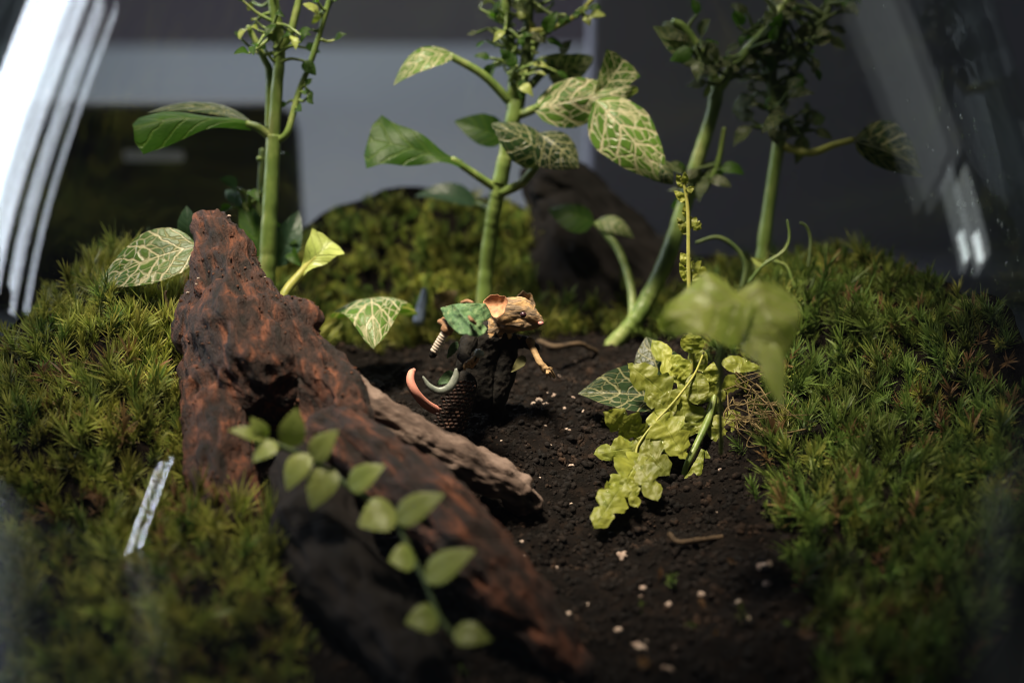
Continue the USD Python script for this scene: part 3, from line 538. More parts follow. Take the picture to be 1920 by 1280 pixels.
part(pl, "stem", tube([P(500, 540, 28), P(505, 420, 26), P(511, 300, 25), P(513, 255, 25)], [sz(18), sz(17), sz(15), sz(16)], 24, 14, node=True), "stem_green")
part(pl, "stem", tube([P(513, 255, 25), P(519, 170, 24), P(524, 90, 23), P(512, 0, 22), P(505, -60, 22)], [sz(13), sz(12), sz(12), sz(11)], 24, 12, node=True), "stem_green")
part(pl, "stem", tube([P(504, 240, 26), P(505, 140, 25), P(495, 110, 24), P(465, 50, 23)], [sz(9), sz(8), sz(7), sz(6)], 24, 10, node=True), "stem_green")
part(pl, "stem", tube([P(514, 268, 25), P(538, 250, 24), P(552, 205, 24), P(563, 165, 24), P(585, 110, 23), P(612, 20, 22), P(628, -40, 22)], [sz(8), sz(7), sz(6), sz(6)], 24, 10, node=True), "stem_green")
part(pl, "stem", tube([P(522, 95, 23), P(545, 60, 22), P(570, -40, 22)], [sz(9), sz(8), sz(7)], 16, 10, node=True), "stem_green")
part(pl, "stem", tube([P(490, 520, 30), P(488, 400, 32), P(492, 280, 31)], [sz(9), sz(9), sz(7)], 16, 10, node=True), "stem_dark")
petiole(pl, [(512, 262, 25), (485, 240, 24), (462, 232, 24)], 1.0)
lf(pl, (470, 234, 24), (250, 240, 17), 105, "green_leaf", (.0, -.62, .78), fold=-.35, bend=.22, curl=.3, shape="fan", wave=.10)
lf(pl, (468, 226, 26), (276, 212, 22), 46, "veined_dark", (.0, -.25, .95), fold=.1, bend=.22, curl=.1)
sprouts(pl, [(516, 130, 23), (512, 60, 22), (510, -20, 22)], 22, 9, 3.6, 3, ["green_leaf", "vine_leaf", "green_leaf"], 22)
sprouts(pl, [(610, 90, 22), (600, 60, 22), (622, 0, 22)], 7, 4, 3.4, 4, ["green_leaf", "vine_leaf"], 22)
sprouts(pl, [(545, 260, 24), (556, 190, 24), (572, 140, 24)], 8, 4, 3.0, 5, ["green_leaf"], 24)
sprouts(pl, [(468, 350, 33), (475, 420, 32), (545, 440, 33), (470, 270, 30)], 14, 5, 4.6, 6, ["blue_leaf", "green_leaf"], 30)
lf(pl, (520, 500, 30), (560, 395, 33), 58, "blue_leaf", "cam", fold=.4, bend=.2)
lf(pl, (500, 500, 30), (452, 370, 34), 55, "green_leaf", "cam", fold=.4, bend=.2)
lf(pl, (352, 450, 22), (350, 386, 22), 40, "blue_leaf", "cam", fold=.5, bend=.3)

pl = thing(NP, G(912, 575), "middle plant with broad green leaves and pale veined leaves at its bend", "plant")
part(pl, "stem", tube([P(905, 600, 44), P(912, 500, 42), P(925, 400, 38), P(937, 340, 36)], [sz(18), sz(16), sz(16), sz(17)], 24, 14, node=True), "stem_green")
part(pl, "stem", tube([P(937, 345, 36), P(950, 280, 35), P(962, 220, 34), P(968, 190, 34)], [sz(17), sz(16), sz(16), sz(16)], 20, 14, node=True), "stem_green")
part(pl, "stem", tube([P(960, 205, 34), P(962, 120, 34), P(950, 40, 33), P(946, -50, 33)], [sz(12), sz(11), sz(10), sz(10)], 20, 12, node=True), "stem_green")
part(pl, "stem", tube([P(972, 200, 35), P(985, 120, 35), P(990, 40, 35), P(996, -50, 35)], [sz(13), sz(12), sz(11), sz(11)], 20, 12, node=True), "stem_dark")
petiole(pl, [(928, 352, 36), (895, 330, 34), (848, 298, 32)], 1.0); petiole(pl, [(938, 362, 36), (975, 345, 34), (1005, 312, 31)], 1.2)
petiole(pl, [(955, 190, 34), (905, 140, 32), (842, 104, 31)], 1.1); petiole(pl, [(975, 215, 34), (995, 208, 31), (1010, 200, 30)], 1.1); petiole(pl, [(995, 160, 36), (1020, 135, 38), (1050, 125, 40)], 1.0, "stem_dark")
petiole(pl, [(925, 395, 40), (905, 385, 55), (890, 382, 64)], .7, "stem_dark")
lf(pl, (850, 102, 31), (738, 160, 29), 66, "veined_leaf", (-.25, -.55, .8), fold=.35, bend=.35, curl=.3)
lf(pl, (866, 308, 32), (690, 262, 31), 132, "green_leaf", (.0, -.7, .7), fold=.22, bend=.12, curl=.25, shape="fan", wave=.14)
lf(pl, (945, 262, 44), (852, 228, 44), 66, "green_leaf", (.1, -.8, .55), fold=.2, bend=.2)
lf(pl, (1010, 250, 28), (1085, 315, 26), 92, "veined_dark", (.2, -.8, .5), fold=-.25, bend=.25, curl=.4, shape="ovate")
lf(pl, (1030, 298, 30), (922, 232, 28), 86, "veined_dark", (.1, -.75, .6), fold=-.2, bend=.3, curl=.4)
lf(pl, (1000, 206, 30), (1196, 168, 29), 96, "veined_leaf", (.15, -.85, .5), fold=-.25, bend=.12, curl=.1, wave=.22, shape="ovate")
lf(pl, (1105, 205, 30), (1170, 112, 30), 95, "veined_leaf", (.25, -.9, .3), fold=.25, bend=.1, wave=.1, shape="fan")
lf(pl, (1118, 188, 27), (1250, 342, 24), 122, "veined_leaf", (-.15, -.8, .6), fold=-.2, bend=.2, curl=.25, shape="ovate", wave=.05)
lf(pl, (1225, 300, 25), (1262, 346, 24), 52, "veined_dark", (.1, -.8, .5), fold=-.5, bend=.5, curl=.5)
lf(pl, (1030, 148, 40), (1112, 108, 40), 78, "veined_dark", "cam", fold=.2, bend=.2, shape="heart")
lf(pl, (895, 384, 64), (778, 368, 64), 52, "blue_leaf", (.1, -.5, .85), fold=.3, bend=.3)
sprouts(pl, [(958, 160, 33), (950, 60, 32), (950, -30, 32)], 34, 7, 4.0, 13, ["green_leaf", "vine_leaf", "veined_dark", "green_leaf"], 33)
sprouts(pl, [(990, 140, 35), (1000, 60, 35), (1010, -20, 35)], 24, 8, 4.2, 14, ["green_leaf", "veined_dark"], 35)
part(pl, "stem", tube([P(995, 60, 34), P(1045, 50, 33), P(1085, 25, 33), P(1110, 0, 33)], [.8, .6, .5], 16, 8, node=True), "stem_yellow")
sprouts(pl, [(1060, 40, 33), (1095, 20, 33)], 7, 4, 3.2, 15, ["green_leaf", "vine_leaf"], 33)

pl = thing(NP, G(1125, 680), "leaning plant with a bowed green stem rising from the soil behind the lobed creeper", "plant")
part(pl, "stem", tube([P(1105, 690, 40), P(1150, 645, 40), P(1190, 600, 40), P(1222, 545, 41), P(1252, 480, 41), P(1280, 395, 41), P(1305, 310, 40), P(1335, 215, 39), P(1346, 160, 38)], [sz(16), sz(18), sz(19), sz(18), sz(18), sz(16), sz(15), sz(15)], 50, 14, node=True), "stem_green")
part(pl, "stem", tube([P(1186, 600, 40), P(1183, 540, 44), P(1160, 470, 48), P(1118, 418, 52)], [sz(10), sz(9), sz(9), sz(8)], 24, 10, node=True), "stem_green")
part(pl, "stem", tube([P(1346, 165, 38), P(1322, 110, 36), P(1285, 55, 35), P(1262, 40, 35)], [sz(12), sz(10), sz(8)], 16, 10, node=True), "stem_green")
part(pl, "stem", tube([P(1346, 165, 38), P(1390, 110, 37), P(1440, 50, 36), P(1490, -20, 36)], [sz(13), sz(12), sz(10)], 20, 10, node=True), "stem_green")
part(pl, "stem", tube([P(1318, 360, 40), P(1345, 310, 39), P(1358, 240, 38)], [sz(7), sz(7), sz(5)], 16, 8, node=True), "stem_green")
lf(pl, (1112, 420, 52), (1028, 392, 54), 74, "green_leaf", (.0, -.5, .85), fold=-.3, bend=.25)
lf(pl, (1118, 416, 52), (1188, 446, 50), 44, "veined_leaf", (.1, -.6, .8), fold=.3, bend=.4, curl=.4)
lf(pl, (1292, 108, 35), (1224, 50, 34), 52, "veined_dark", (.2, -.8, .5), fold=.4, bend=.15)
sprouts(pl, [(1330, 130, 37), (1300, 80, 35), (1280, 60, 35)], 16, 6, 4.6, 23, ["veined_dark", "green_leaf", "veined_dark"], 36)
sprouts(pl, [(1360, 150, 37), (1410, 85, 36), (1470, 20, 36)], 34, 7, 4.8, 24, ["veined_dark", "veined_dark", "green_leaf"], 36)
sprouts(pl, [(1305, 370, 40), (1310, 340, 40), (1350, 300, 39)], 14, 5, 5.0, 25, ["veined_dark", "green_leaf"], 40)

pl = thing(NP, G(1430, 500), "straight stemmed plant with dark crowded leaves near the grey panel side of the jar", "plant")
part(pl, "stem", tube([P(1425, 510, 44), P(1440, 400, 43), P(1452, 320, 42), P(1462, 262, 41)], [sz(15), sz(15), sz(14), sz(15)], 24, 12, node=True), "stem_green")
part(pl, "stem", tube([P(1462, 265, 41), P(1450, 190, 40), P(1448, 120, 39), P(1470, 40, 38), P(1490, -40, 38)], [sz(14), sz(13), sz(11), sz(10)], 30, 12, node=True), "stem_dark")
part(pl, "stem", tube([P(1455, 200, 40), P(1490, 130, 39), P(1540, 50, 38), P(1570, -30, 38)], [sz(9), sz(8), sz(7)], 20, 10, node=True), "stem_dark")
petiole(pl, [(1466, 275, 41), (1520, 286, 38), (1562, 272, 36), (1600, 262, 35)], 1.0, "stem_yellow")
lf(pl, (1600, 262, 35), (1726, 320, 34), 86, "veined_dark", (.2, -.55, .8), fold=.75, bend=.2, shape="ovate")
lf(pl, (1602, 268, 33), (1732, 332, 31), 42, "veined_dark", (.1, -.9, .4), fold=.2, bend=-.1)
sprouts(pl, [(1452, 240, 40), (1448, 170, 39), (1450, 110, 39)], 36, 8, 5.0, 33, ["veined_dark", "green_leaf", "veined_dark"], 40)
sprouts(pl, [(1470, 110, 38), (1520, 60, 38), (1560, 0, 38)], 40, 7, 4.6, 34, ["veined_dark", "veined_dark", "green_leaf"], 38)
sprouts(pl, [(1500, 250, 39), (1515, 235, 39)], 8, 4, 5.4, 35, ["veined_dark"], 39)

# single leaves of low plants round the driftwood and the figurine
def low_plant(loc, label, m, b, t, w, stalk, name="low_plant", **k):
    q = thing(name, loc, label, "plant")
    if stalk: part(q, "leaf_stalk", tube([P(*s_) for s_ in stalk], [.9, 1.0, .8], sides=10), "stem_yellow")
    lf(q, b, t, w, m, **k); return q
low_plant(P(345, 520, 8), "broad pale leaf with net veins leaning on the moss beside the driftwood stump", "veined_leaf", (372, 462, 8), (186, 536, 8), 128, [(400, 470, 14), (385, 462, 11), (372, 462, 8)], face=(-.2, -.62, .75), fold=.22, bend=.18, curl=.15)
q = low_plant(G(532, 600), "young yellow green leaf on a thick stalk just behind the driftwood stump", "vine_leaf", (560, 520, 16), (622, 452, 18), 92, [(532, 590, 12), (533, 552, 13), (562, 515, 16), (592, 482, 17)], face=(-.1, -.8, .55), fold=.3, bend=.15, shape="fan", wave=.15)
q = thing("low_plant", G(700, 640), "drooping leaf with cream veins folded over between driftwood and pale chip", "plant")
part(q, "leaf_stalk", tube([P(700, 640, 34), P(702, 610, 36), P(700, 585, 33)], [.9, .9, .8]), "stem_green")
part(q, "leaf", leaf(P(700, 585, 32), P(703, 650, 10), sz(165, 24), (.0, -.45, .9), .55, .12, .40, .05, "heart", 18, 14), "veined_leaf")
q = thing("low_plant", G(1240, 760), "dark green leaf with white net veins lying on soil beside the lobed creeper", "plant")
part(q, "leaf", leaf(P(1262, 748, 4), P(1084, 738, 4), sz(118), (-.1, -.50, .85), .1, .45, .05, .03, "ovate", 18, 12), "veined_dark")
part(q, "leaf", leaf(P(1250, 735, 6), P(1212, 632, 12), sz(100), (-.3, -.75, .55), .1, .3, .05, .03, "ovate", 18, 12), "veined_dark")

# ------------------------------------------------------------------ lobed creeper with drops of water, in focus
cr = thing("oak_leaf_creeper", G(1310, 800), "bright yellow green creeper with lobed leaves, water drops and one thin upright shoot", "plant")
DR = []
def cl(b, t, w, shape="lobed", lobes=3, face=None, drops=1, **k):
    k.setdefault("fold", .04); k.setdefault("bend", .08); k.setdefault("curl", .12)
    jd = rng.normal(0, 1.8); b, t = (b[0], b[1], b[2] + jd * .6), (t[0], t[1], t[2] + jd)
    fz = np.array([-.05, -.75, .62]) + rng.normal(0, .22, 3) * [1, .3, 1]
    p_ = lf(cr, b, t, w * .92, "fig_leaf", fz if face is None else face, shape=shape, lobes=lobes, nu=40, nv=12, bumpy=1.2, wave=.06, **k)
    v = np.array(UsdGeom.Mesh.Get(stage, p_).GetPointsAttr().Get()) / MM + ORIGIN[cr]
    for i in range(drops * 2): DR.append(v[rng.integers(13 * 4, 13 * 26)] + TOCAM(v[0]) * .12)
cl((1198, 860, -13), (1152, 934, -19), 84, lobes=1.8, drops=3); cl((1166, 912, -18), (1113, 992, -24), 66, lobes=1.7, drops=2); cl((1172, 900, -18), (1196, 952, -21), 42, lobes=1.5); cl((1192, 858, -12), (1234, 940, -18), 62, lobes=1.6, drops=2); cl((1160, 915, -18), (1118, 930, -20), 40, lobes=1.5)
cl((1200, 838, -9), (1112, 852, -12), 56, lobes=1.6, drops=2); cl((1205, 812, -8), (1130, 772, -9), 66, lobes=2, drops=2)
cl((1198, 828, -9), (1256, 892, -12), 66, lobes=1.8, drops=2); cl((1232, 778, -7), (1286, 862, -9), 88, lobes=2.2, drops=3)
cl((1290, 810, -4), (1272, 728, -3), 78, lobes=1.6, drops=2); cl((1262, 752, -3), (1176, 680, -2), 74, lobes=2.1, drops=2)
cl((1292, 726, -1), (1222, 636, 3), 58, lobes=1.6, drops=1); cl((1296, 662, 2), (1300, 626, 2), 50, "round", drops=1, face="cam"); cl((1300, 655, 3), (1322, 700, 2), 44, "ovate", face="cam", drops=0)
cl((1306, 698, -2), (1308, 758, -4), 50, "round", face="cam", drops=2); cl((1330, 722, 1), (1338, 678, 2), 38, "ovate", face="cam"); cl((1352, 680, 4), (1428, 690, 4), 42, "ovate", face=(0, -.6, .8))
cl((1340, 820, -4), (1388, 772, -2), 66, lobes=1.5); cl((1262, 770, -6), (1212, 742, -6), 60, lobes=1.6, drops=2); cl((1240, 800, -8), (1246, 850, -11), 60, lobes=1.5, drops=2); cl((1300, 770, -2), (1326, 812, -5), 62, lobes=1.6, drops=2); cl((1315, 720, 0), (1360, 752, -1), 54, lobes=1.5); cl((1285, 705, 0), (1262, 664, 1), 46, lobes=1.4); cl((1318, 842, -7), (1290, 936, -11), 62, "fan", face="cam"); cl((1322, 845, -7), (1350, 925, -10), 58, "fan", face="cam")
cl((1352, 730, 8), (1392, 728, 10), 60, "round", face="cam", drops=0); cl((1345, 790, 0), (1335, 745, 0), 40, "ovate", face="cam")
part(cr, "runner", tube([P(1320, 660, 2), P(1300, 705, -3), P(1262, 755, -7), P(1225, 795, -9), P(1196, 835, -11), P(1190, 866, -13), P(1165, 925, -17)], [.2, .24, .26, .25, .2, .15], 40, 8), "stem_yellow")
part(cr, "runner", tube([P(1345, 720, 2), P(1330, 780, -3), P(1308, 830, -7), P(1288, 870, -9), P(1280, 900, -9)], [.5, .8, .7, .5], 30, 8), "stem_green")
part(cr, "shoot", tube([P(1296, 700, 2), P(1294, 600, 3), P(1291, 500, 4), P(1290, 400, 5), P(1283, 350, 5), P(1274, 330, 5)], [.5, .5, .45, .4, .35, .25], 40, 8), "stem_yellow")
for (b, t, w) in [((1283, 352), (1268, 326), 20), ((1284, 345), (1284, 322), 16), ((1286, 362), (1302, 350), 16), ((1288, 378), (1264, 358), 20), ((1290, 408), (1282, 384), 18), ((1290, 412), (1316, 430), 28), ((1290, 440), (1270, 408), 20),
                  ((1291, 495), (1276, 474), 24), ((1291, 500), (1324, 522), 46), ((1291, 510), (1318, 540), 26), ((1291, 530), (1274, 492), 20)]:
    cl((*b, 5), (*t, 4), w, "lobed" if w > 25 else "ovate", 2, face="cam", drops=1 if w > 25 else 0, curl=.1)
dm = [];
for q in DR:
    t = trimesh.creation.icosphere(2, rng.uniform(.24, .44)); t.vertices = t.vertices * [1, 1, .8] + q; dm.append(t)
part(cr, "water_drops", join(*dm), "water", kind="stuff")

# pale plant close to the lens, out of focus
fp = thing("seedling", G(1352, 760), "pale green seedling with two broad blurred leaves on a thin stalk, before the creeper", "plant")
part(fp, "stem", tube([P(1352, 850, -26), P(1350, 720, -46), P(1352, 660, -54), P(1378, 596, -60)], [.4, .45, .5, .5], 30, 10), "stem_green")
part(fp, "leaf", leaf(P(1404, 566, -60), P(1236, 606, -62), sz(158, -60), (-.1, -.6, .8), .22, -.12, .12, .2, "ovate", 20, 12, bumpy=1.5), "pale_leaf")
part(fp, "leaf", leaf(P(1420, 522, -58), P(1456, 690, -65), sz(138, -60), (-.15, -.85, .5), .15, -.3, .12, .22, "ovate", 20, 12, bumpy=1.5), "pale_leaf")
part(fp, "leaf", leaf(P(1385, 600, -60), P(1470, 700, -66), sz(70, -60), (-.2, -.8, .4), .1, .2, .1, .08, "ovate", 18, 10), "pale_leaf")
part(fp, "leaf", leaf(P(1440, 640, -64), P(1465, 764, -68), sz(46, -60), (-.2, -.9, .2), .1, .3, .1, .08, "ovate", 18, 10), "pale_leaf")

# vine creeping over the driftwood
vn = thing("creeping_vine", G(450, 850), "small leaved green vine running across the driftwood branches towards the front", "vine")
vp = [(440, 806, -54), (500, 826, -55), (560, 850, -56), (600, 872, -57), (655, 912, -59), (700, 940, -61), (742, 975, -64), (772, 1040, -68), (798, 1090, -71), (822, 1150, -74), (850, 1190, -76)]
part(vn, "runner", tube([P(*q) for q in vp], [.45, .55, .5, .4], 60, 8), "stem_dark")
for (b, t, w, fc_) in [((500, 824), (428, 806), 30, 0), ((498, 822), (470, 782), 34, 0), ((545, 838), (556, 764), 56, 1), ((520, 830), (474, 866), 44, 0), ((578, 850), (538, 920), 56, 0), ((586, 862), (634, 806), 54, 1), ((625, 876), (584, 956), 68, 0), ((655, 916), (722, 872), 56, 1),
                       ((742, 958), (672, 985), 84, 0), ((744, 978), (834, 926), 62, 1), ((778, 1046), (728, 1050), 62, 0), ((798, 1088), (892, 1030), 62, 1), ((822, 1158), (760, 1166), 66, 0), ((850, 1186), (922, 1200), 56, 1)]:
    dep = np.interp(b[1], [q[1] for q in vp], [q[2] for q in vp]) - 1.5
    lf(vn, (*b, dep), (*t, dep - 1), w, "vine_leaf", (-.15 + .25 * fc_, -.55, .85), fold=.22, bend=.25, curl=.2, shape="ovate", nu=14, nv=8)

# ------------------------------------------------------------------ sprouts, dry strands, twigs
sp = thing("sprout", G(1405, 530), "thin seedling with arching stalks standing on the moss edge behind the pale seedling", "plant")
part(sp, "stem", tube([P(1392, 540, 30), P(1398, 500, 30), P(1380, 465, 30), P(1345, 445, 30), P(1305, 455, 30)], [.7, .6, .55, .4], 30, 8), "stem_dark")
part(sp, "stem", tube([P(1404, 530, 26), P(1430, 498, 25), P(1468, 472, 25), P(1480, 445, 25), P(1476, 412, 25)], [.4, .36, .3, .2], 30, 8), "stem_green")
part(sp, "stem", tube([P(1450, 490, 25), P(1475, 500, 25), P(1490, 540, 24)], [.35, .35, .25], 16, 8), "stem_green")
part(sp, "stem", tube([P(1500, 418, 27), P(1512, 425, 27), P(1520, 450, 27), P(1516, 500, 26)], [.3, .35, .4], 16, 8), "stem_dark")
lf(sp, (1432, 496, 25), (1408, 484, 25), 16, "vine_leaf", "cam")
def strand(b, t, seed, r, sag):
    g = np.random.default_rng(seed); p0, p1 = np.asarray(b), np.asarray(t); mids = [p0 + (p1 - p0) * u + g.normal(0, sag, 3) for u in (.33, .66)]
    return tube([p0, *mids, p1], [r, r, r * .8, r * .3], 14, 5)
dry = []
g = np.random.default_rng(41)
for i in range(30):
    a0 = (1385 + g.normal(0, 18), 775 + g.normal(0, 25), -6 + g.normal(0, 3)); L_ = g.uniform(40, 120); an = g.normal(.45, .45)
    dry.append(strand(P(*a0), P(a0[0] + L_ * math.cos(an), a0[1] + L_ * math.sin(an), a0[2] - g.uniform(0, 8)), 100 + i, g.uniform(.10, .20), 2.2))
solo("dry_moss", join(*dry), "dry_brown", "wispy dry brown moss strands drooping beside the lobed creeper", "moss", kind="stuff")
for i, (pts_, r, lab) in enumerate([
        ([(1452, 990, -25), (1458, 930, -20), (1490, 880, -16), (1480, 850, -14)], .5, "curled tan twig standing in the dark moss edge below the dry strands"),
        ([(1255, 1000, -30), (1270, 1015, -32), (1310, 1012, -32), (1370, 1005, -30), (1400, 1015, -30)], .5, "thin brown rootlet bowed across the soil below the lobed creeper"),
        ([(1560, 555, 26), (1590, 548, 25), (1625, 560, 24)], .5, "short dark twig lying on top of the moss behind the pale seedling"),
        ([(312, 612, 2), (318, 585, 3), (310, 555, 3), (312, 545, 3)], .35, "thin bent rootlet sticking up between veined leaf and driftwood stump"),
        ([(1010, 640, 34), (1040, 650, 30), (1085, 645, 32), (1120, 660, 36)], .6, "pale brown twig lying across the soil behind the figurine")]):
    tw = thing("twig", P(*pts_[0]), lab, "twig"); part(tw, "stick", tube([P(*q) for q in pts_], [r, r * 1.1, r * .7], 24, 7, rough=.8), "twig_brown")
ol_ = thing("fallen_leaf", G(838, 560), "small curled orange brown dead leaf on the dark moss behind the figurine", "leaf")
part(ol_, "blade", leaf(P(818, 580, 52), P(858, 545, 50), sz(46, 50), "x" and (.1, -.8, .5), .2, .3, .2, .2), "dry_brown")
ol_ = thing("fallen_leaf", G(1455, 850), "crumpled orange dead scrap among the dry strands", "leaf")
part(ol_, "blade", leaf(P(1452, 842, -12), P(1492, 858, -12), sz(24), (.1, -.8, .5), .2, .3, .2, .2), "ear_skin")
ol_ = thing("fallen_leaf", G(1820, 590), "pale yellowish leaf scrap lying on the moss near the bright glass patch", "leaf")
part(ol_, "blade", leaf(P(1785, 595, 6), P(1842, 565, 6), sz(46), (.1, -.6, .7), .2, .3, .2, .2), "vine_leaf")

# ------------------------------------------------------------------ perlite grains and crumbs of soil
seen = [(1010, 748, 11), (1032, 740, 14), (1022, 757, 12), (1000, 756, 8), (1075, 745, 7), (1058, 765, 6), (1022, 798, 7), (1062, 803, 6), (1068, 806, 5), (1100, 805, 5), (1073, 871, 10), (1102, 872, 6), (915, 822, 7), (985, 828, 5), (1092, 770, 7), (1128, 790, 5),
        (930, 765, 8), (752, 655, 7), (756, 632, 6), (793, 638, 8), (1070, 944, 6), (1090, 943, 6), (980, 1040, 9), (1000, 1050, 7), (1013, 1053, 6), (1042, 1062, 8), (1166, 1040, 16), (1206, 1102, 14), (1203, 1118, 9), (1100, 1132, 13), (1064, 1150, 15),
        (1202, 1205, 30), (1255, 1132, 11), (1435, 1056, 22), (1439, 1096, 15), (1315, 1112, 12), (1395, 1160, 18), (1388, 1130, 14), (1048, 1013, 6), (1160, 1180, 12), (1270, 1218, 16), (1350, 880, 6), (1345, 960, 6), (1330, 970, 6), (1250, 1255, 20), (1080, 680, 8), (1048, 706, 7), (980, 1015, 8), (870, 835, 5), (895, 850, 5)]
seen += [(x, y, 4.5) for x, y in zip(np.random.default_rng(5).uniform(930, 1130, 10), np.random.default_rng(6).uniform(760, 960, 10))]
for i, (x, y, r) in enumerate(seen):
    q = G(x, y, -.3 * sz(r, -20) * .62); dep = (q - CAM) @ FWD - DIST; rad = sz(r, dep) * .62
    lab, grp = "small off white perlite grain among the soil crumbs", "perlite grains scattered on the soil"
    if (x, y) == (1435, 1056): lab, grp = "bright white chunky perlite lump at the edge of the dark moss", None
    if (x, y) == (1202, 1205): lab, grp = "large blurred pinkish perlite lump near the front of the soil", None
    if r < 9 and grp: lab, grp = "tiny pale perlite speck among the soil crumbs", "perlite specks scattered on the soil"
    if 9 <= r < 14 and grp: pass
    elif grp and r >= 14: lab, grp = "larger off white perlite grain towards the front of the soil", "larger perlite grains"
    t = lump(np.zeros(3), rad, i + 50, 2, .85)
    pr = thing("perlite_grain", q, lab, "perlite", grp); ORIGIN[pr] = np.zeros(3); part(pr, "grain", t, "perlite_mat", smooth=True)
def instancer(name, protos, mats, pos, quats, scales, idx, label, cat, kind="stuff"):
    root = number("/World/" + name); pi = UsdGeom.PointInstancer.Define(stage, root); tg = []
    for i, (pm, mm) in enumerate(zip(protos, mats)):
        pp = f"{root}/prototypes/shape_{i:03d}"; UsdGeom.Scope.Define(stage, f"{root}/prototypes")
        uv = pm[2] if isinstance(pm, tuple) and len(pm) > 2 else None; v, f = arr(pm)
        gm = usdkit.mesh(stage, pp, (v * MM, f), M[mm], smooth=True); gm.CreateDoubleSidedAttr(True)
        if uv is not None: UsdGeom.PrimvarsAPI(gm).CreatePrimvar("leafuv", Sdf.ValueTypeNames.Float3Array, "vertex").Set(Vt.Vec3fArray.FromNumpy(np.asarray(uv, np.float32)))
        tg.append(Sdf.Path(pp))
    pi.CreatePrototypesRel().SetTargets(tg)
    pi.CreatePositionsAttr(Vt.Vec3fArray.FromNumpy((pos * MM).astype(np.float32))); pi.CreateProtoIndicesAttr(Vt.IntArray.FromNumpy(np.asarray(idx, np.int32)))
    pi.CreateOrientationsAttr(Vt.QuathArray([Gf.Quath(float(q[0]), float(q[1]), float(q[2]), float(q[3])) for q in quats]))
    pi.CreateScalesAttr(Vt.Vec3fArray.FromNumpy(np.repeat(np.asarray(scales, np.float32)[:, None], 3, 1)))
    tag(pi.GetPrim(), label, cat, None, kind); return pi
def quat_to(up, spin):
    up = unit(up); ax = np.cross([0, 0, 1], up); s = np.linalg.norm(ax); a = math.atan2(s, up[2]); ax = ax / s if s > 1e-8 else np.array([1.0, 0, 0])
    q1 = np.array([math.cos(a / 2), *(ax * math.sin(a / 2))]); q2 = np.array([math.cos(spin / 2), 0, 0, math.sin(spin / 2)])
    w1, x1, y1, z1 = q1; w2, x2, y2, z2 = q2
    return (w1 * w2 - x1 * x2 - y1 * y2 - z1 * z2, w1 * x2 + x1 * w2 + y1 * z2 - z1 * y2, w1 * y2 - x1 * z2 + y1 * w2 + z1 * x2, w1 * z2 + x1 * y2 - y1 * x2 + z1 * w2)
def scatter(n, seed, rmax=101):
    g = np.random.default_rng(seed); r = rmax * np.sqrt(g.random(n)); a = g.uniform(0, 2 * np.pi, n); return np.c_[r * np.cos(a) + JC[0], r * np.sin(a) + JC[1]], g
xy, g = scatter(42000, 61); s_ = soilness(xy); xy = xy[(s_ > -6)]
pos = np.c_[xy, grounds(xy)]; n = len(pos); scl = .16 + .8 * g.random(n) ** 4.2
instancer("soil_crumbs", [lump(np.zeros(3), 1.0, 300 + i, 1, 1.0) for i in range(7)], ["crumb_mat"] * 6 + ["soil_mat"], pos, [quat_to(g.normal(0, 1, 3), g.uniform(0, 6)) for _ in range(n)], scl, g.choice(7, n, p=[.19, .19, .19, .19, .19, .02, .03]), "loose dark crumbs of potting soil on the path", "soil")

# ------------------------------------------------------------------ moss
def blade(base, dirv, ln, w, curve, t0=0.0):
    dirv = unit(dirv); side = unit(np.cross(dirv, [0.2, .1, 1.0])); nor = np.cross(side, dirv); V, U = [], []
    for i, u in enumerate((0, .3, .65)):
        c0 = base + dirv * ln * u + np.array([0, 0, 1.0]) * curve * ln * u * u; ww = w * (.7, 1.0, .7)[i] / 2
        V += [c0 - side * ww + nor * ww * .35, c0 + side * ww + nor * ww * .35]; U += [(t0 + (1 - t0) * u, 0, 0)] * 2
    V.append(base + dirv * ln + np.array([0, 0, 1.0]) * curve * ln); U.append((1, 0, 0))
    return np.array(V), np.array([(0, 1, 3), (0, 3, 2), (2, 3, 5), (2, 5, 4), (4, 5, 6)]), np.array(U)
def sprig(seed, h, n, ln, w, spread):
    g = np.random.default_rng(seed); lean = g.normal(0, .25, 2); ms = []
    for i in range(n):
        u = (i / n) ** .8; a = i * 2.4 + g.normal(0, .3); b = np.array([lean[0] * u * h, lean[1] * u * h, u * h])
        el = spread * (1 - .75 * u ** 1.5) + g.normal(0, .12)
        ms.append(blade(b, (math.cos(a) * math.sin(el), math.sin(a) * math.sin(el), math.cos(el)), ln * g.uniform(.7, 1.15) * (.65 + .5 * u), w * g.uniform(.8, 1.2), g.uniform(-.25, .15), .35 * u))
    return join(*ms)
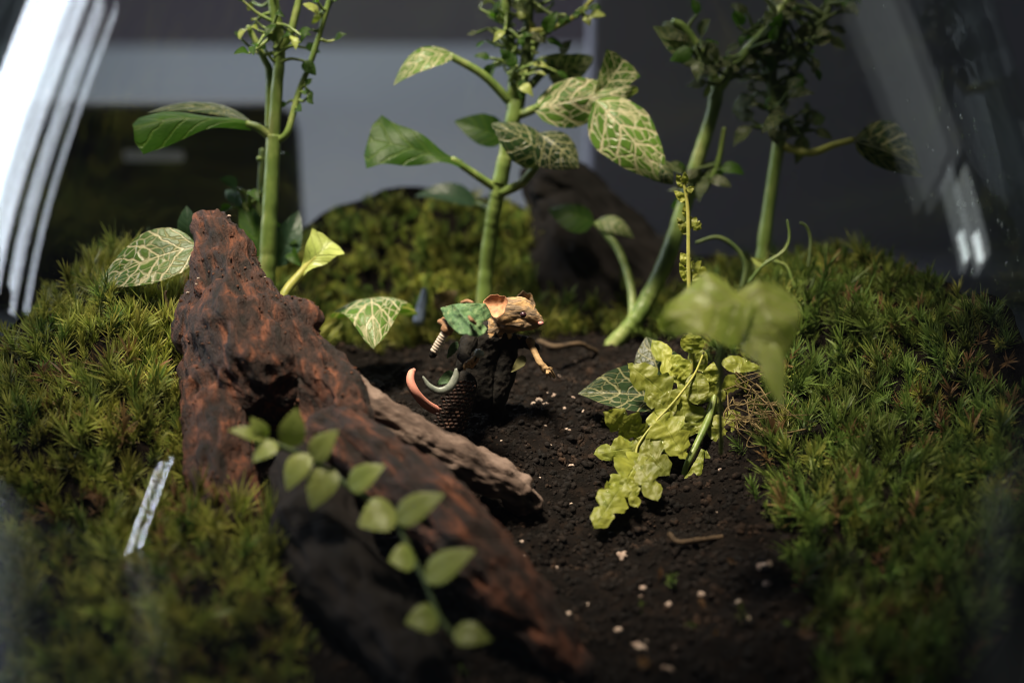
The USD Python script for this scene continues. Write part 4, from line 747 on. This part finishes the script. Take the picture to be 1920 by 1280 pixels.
def moss_field(name, n, seed, where, protos, mats, probs, label, smin, smax, lean=.45):
    xy, g = scatter(n, seed, 103.5); s_ = soilness(xy); ok = where(xy, s_, g); xy = xy[ok]; e = .8
    pos = np.c_[xy, grounds(xy) - .5]; nx = grounds(xy + [e, 0]) - grounds(xy - [e, 0]); ny = grounds(xy + [0, e]) - grounds(xy - [0, e]); N = np.c_[-nx, -ny, np.full(len(xy), 2 * e)]
    N = N / np.linalg.norm(N, axis=1, keepdims=True) + [0, 0, .45] + (meshkit.noise(np.c_[xy * .16, xy[:, :1] * 0], seed + 5) - .5)[:, None] * [1.4, .9, 0] + g.normal(0, lean, (len(xy), 3)) * [1, 1, .3]
    pt = meshkit.fbm(np.c_[xy * .09, xy[:, :1] * 0], 3, seed)
    sc = (smin + (smax - smin) * g.random(len(xy)) ** 1.5) * (.55 + .9 * pt)
    # shoots stop at the glass
    rr_ = np.hypot(xy[:, 0] - JC[0], xy[:, 1] - JC[1]); sc = sc * np.clip((106.5 - rr_) / 7, .3, 1)
    return instancer(name, protos, mats, pos, [quat_to(v, g.uniform(0, 6.28)) for v in N], sc, g.choice(len(protos), len(xy), p=probs), label, "moss")
long_ = [sprig(500 + i, (4.2, 5.0, 3.4, 4.6, 3.8)[i], (38, 44, 30, 36, 40)[i], (4.0, 3.4, 4.6, 3.2, 3.8)[i], .30, (1.15, .9, 1.3, 1.0, 1.1)[i]) for i in range(5)]; short_ = [sprig(520 + i, 3.0, 36, 2.4, .26, 1.0) for i in range(5)]
mixp = long_ + short_[:3] + [sprig(540, 3.6, 20, 3.6, .36, 1.2)]
pm = [.15, .14, .14, .14, .11, .09, .08, .06, .09]
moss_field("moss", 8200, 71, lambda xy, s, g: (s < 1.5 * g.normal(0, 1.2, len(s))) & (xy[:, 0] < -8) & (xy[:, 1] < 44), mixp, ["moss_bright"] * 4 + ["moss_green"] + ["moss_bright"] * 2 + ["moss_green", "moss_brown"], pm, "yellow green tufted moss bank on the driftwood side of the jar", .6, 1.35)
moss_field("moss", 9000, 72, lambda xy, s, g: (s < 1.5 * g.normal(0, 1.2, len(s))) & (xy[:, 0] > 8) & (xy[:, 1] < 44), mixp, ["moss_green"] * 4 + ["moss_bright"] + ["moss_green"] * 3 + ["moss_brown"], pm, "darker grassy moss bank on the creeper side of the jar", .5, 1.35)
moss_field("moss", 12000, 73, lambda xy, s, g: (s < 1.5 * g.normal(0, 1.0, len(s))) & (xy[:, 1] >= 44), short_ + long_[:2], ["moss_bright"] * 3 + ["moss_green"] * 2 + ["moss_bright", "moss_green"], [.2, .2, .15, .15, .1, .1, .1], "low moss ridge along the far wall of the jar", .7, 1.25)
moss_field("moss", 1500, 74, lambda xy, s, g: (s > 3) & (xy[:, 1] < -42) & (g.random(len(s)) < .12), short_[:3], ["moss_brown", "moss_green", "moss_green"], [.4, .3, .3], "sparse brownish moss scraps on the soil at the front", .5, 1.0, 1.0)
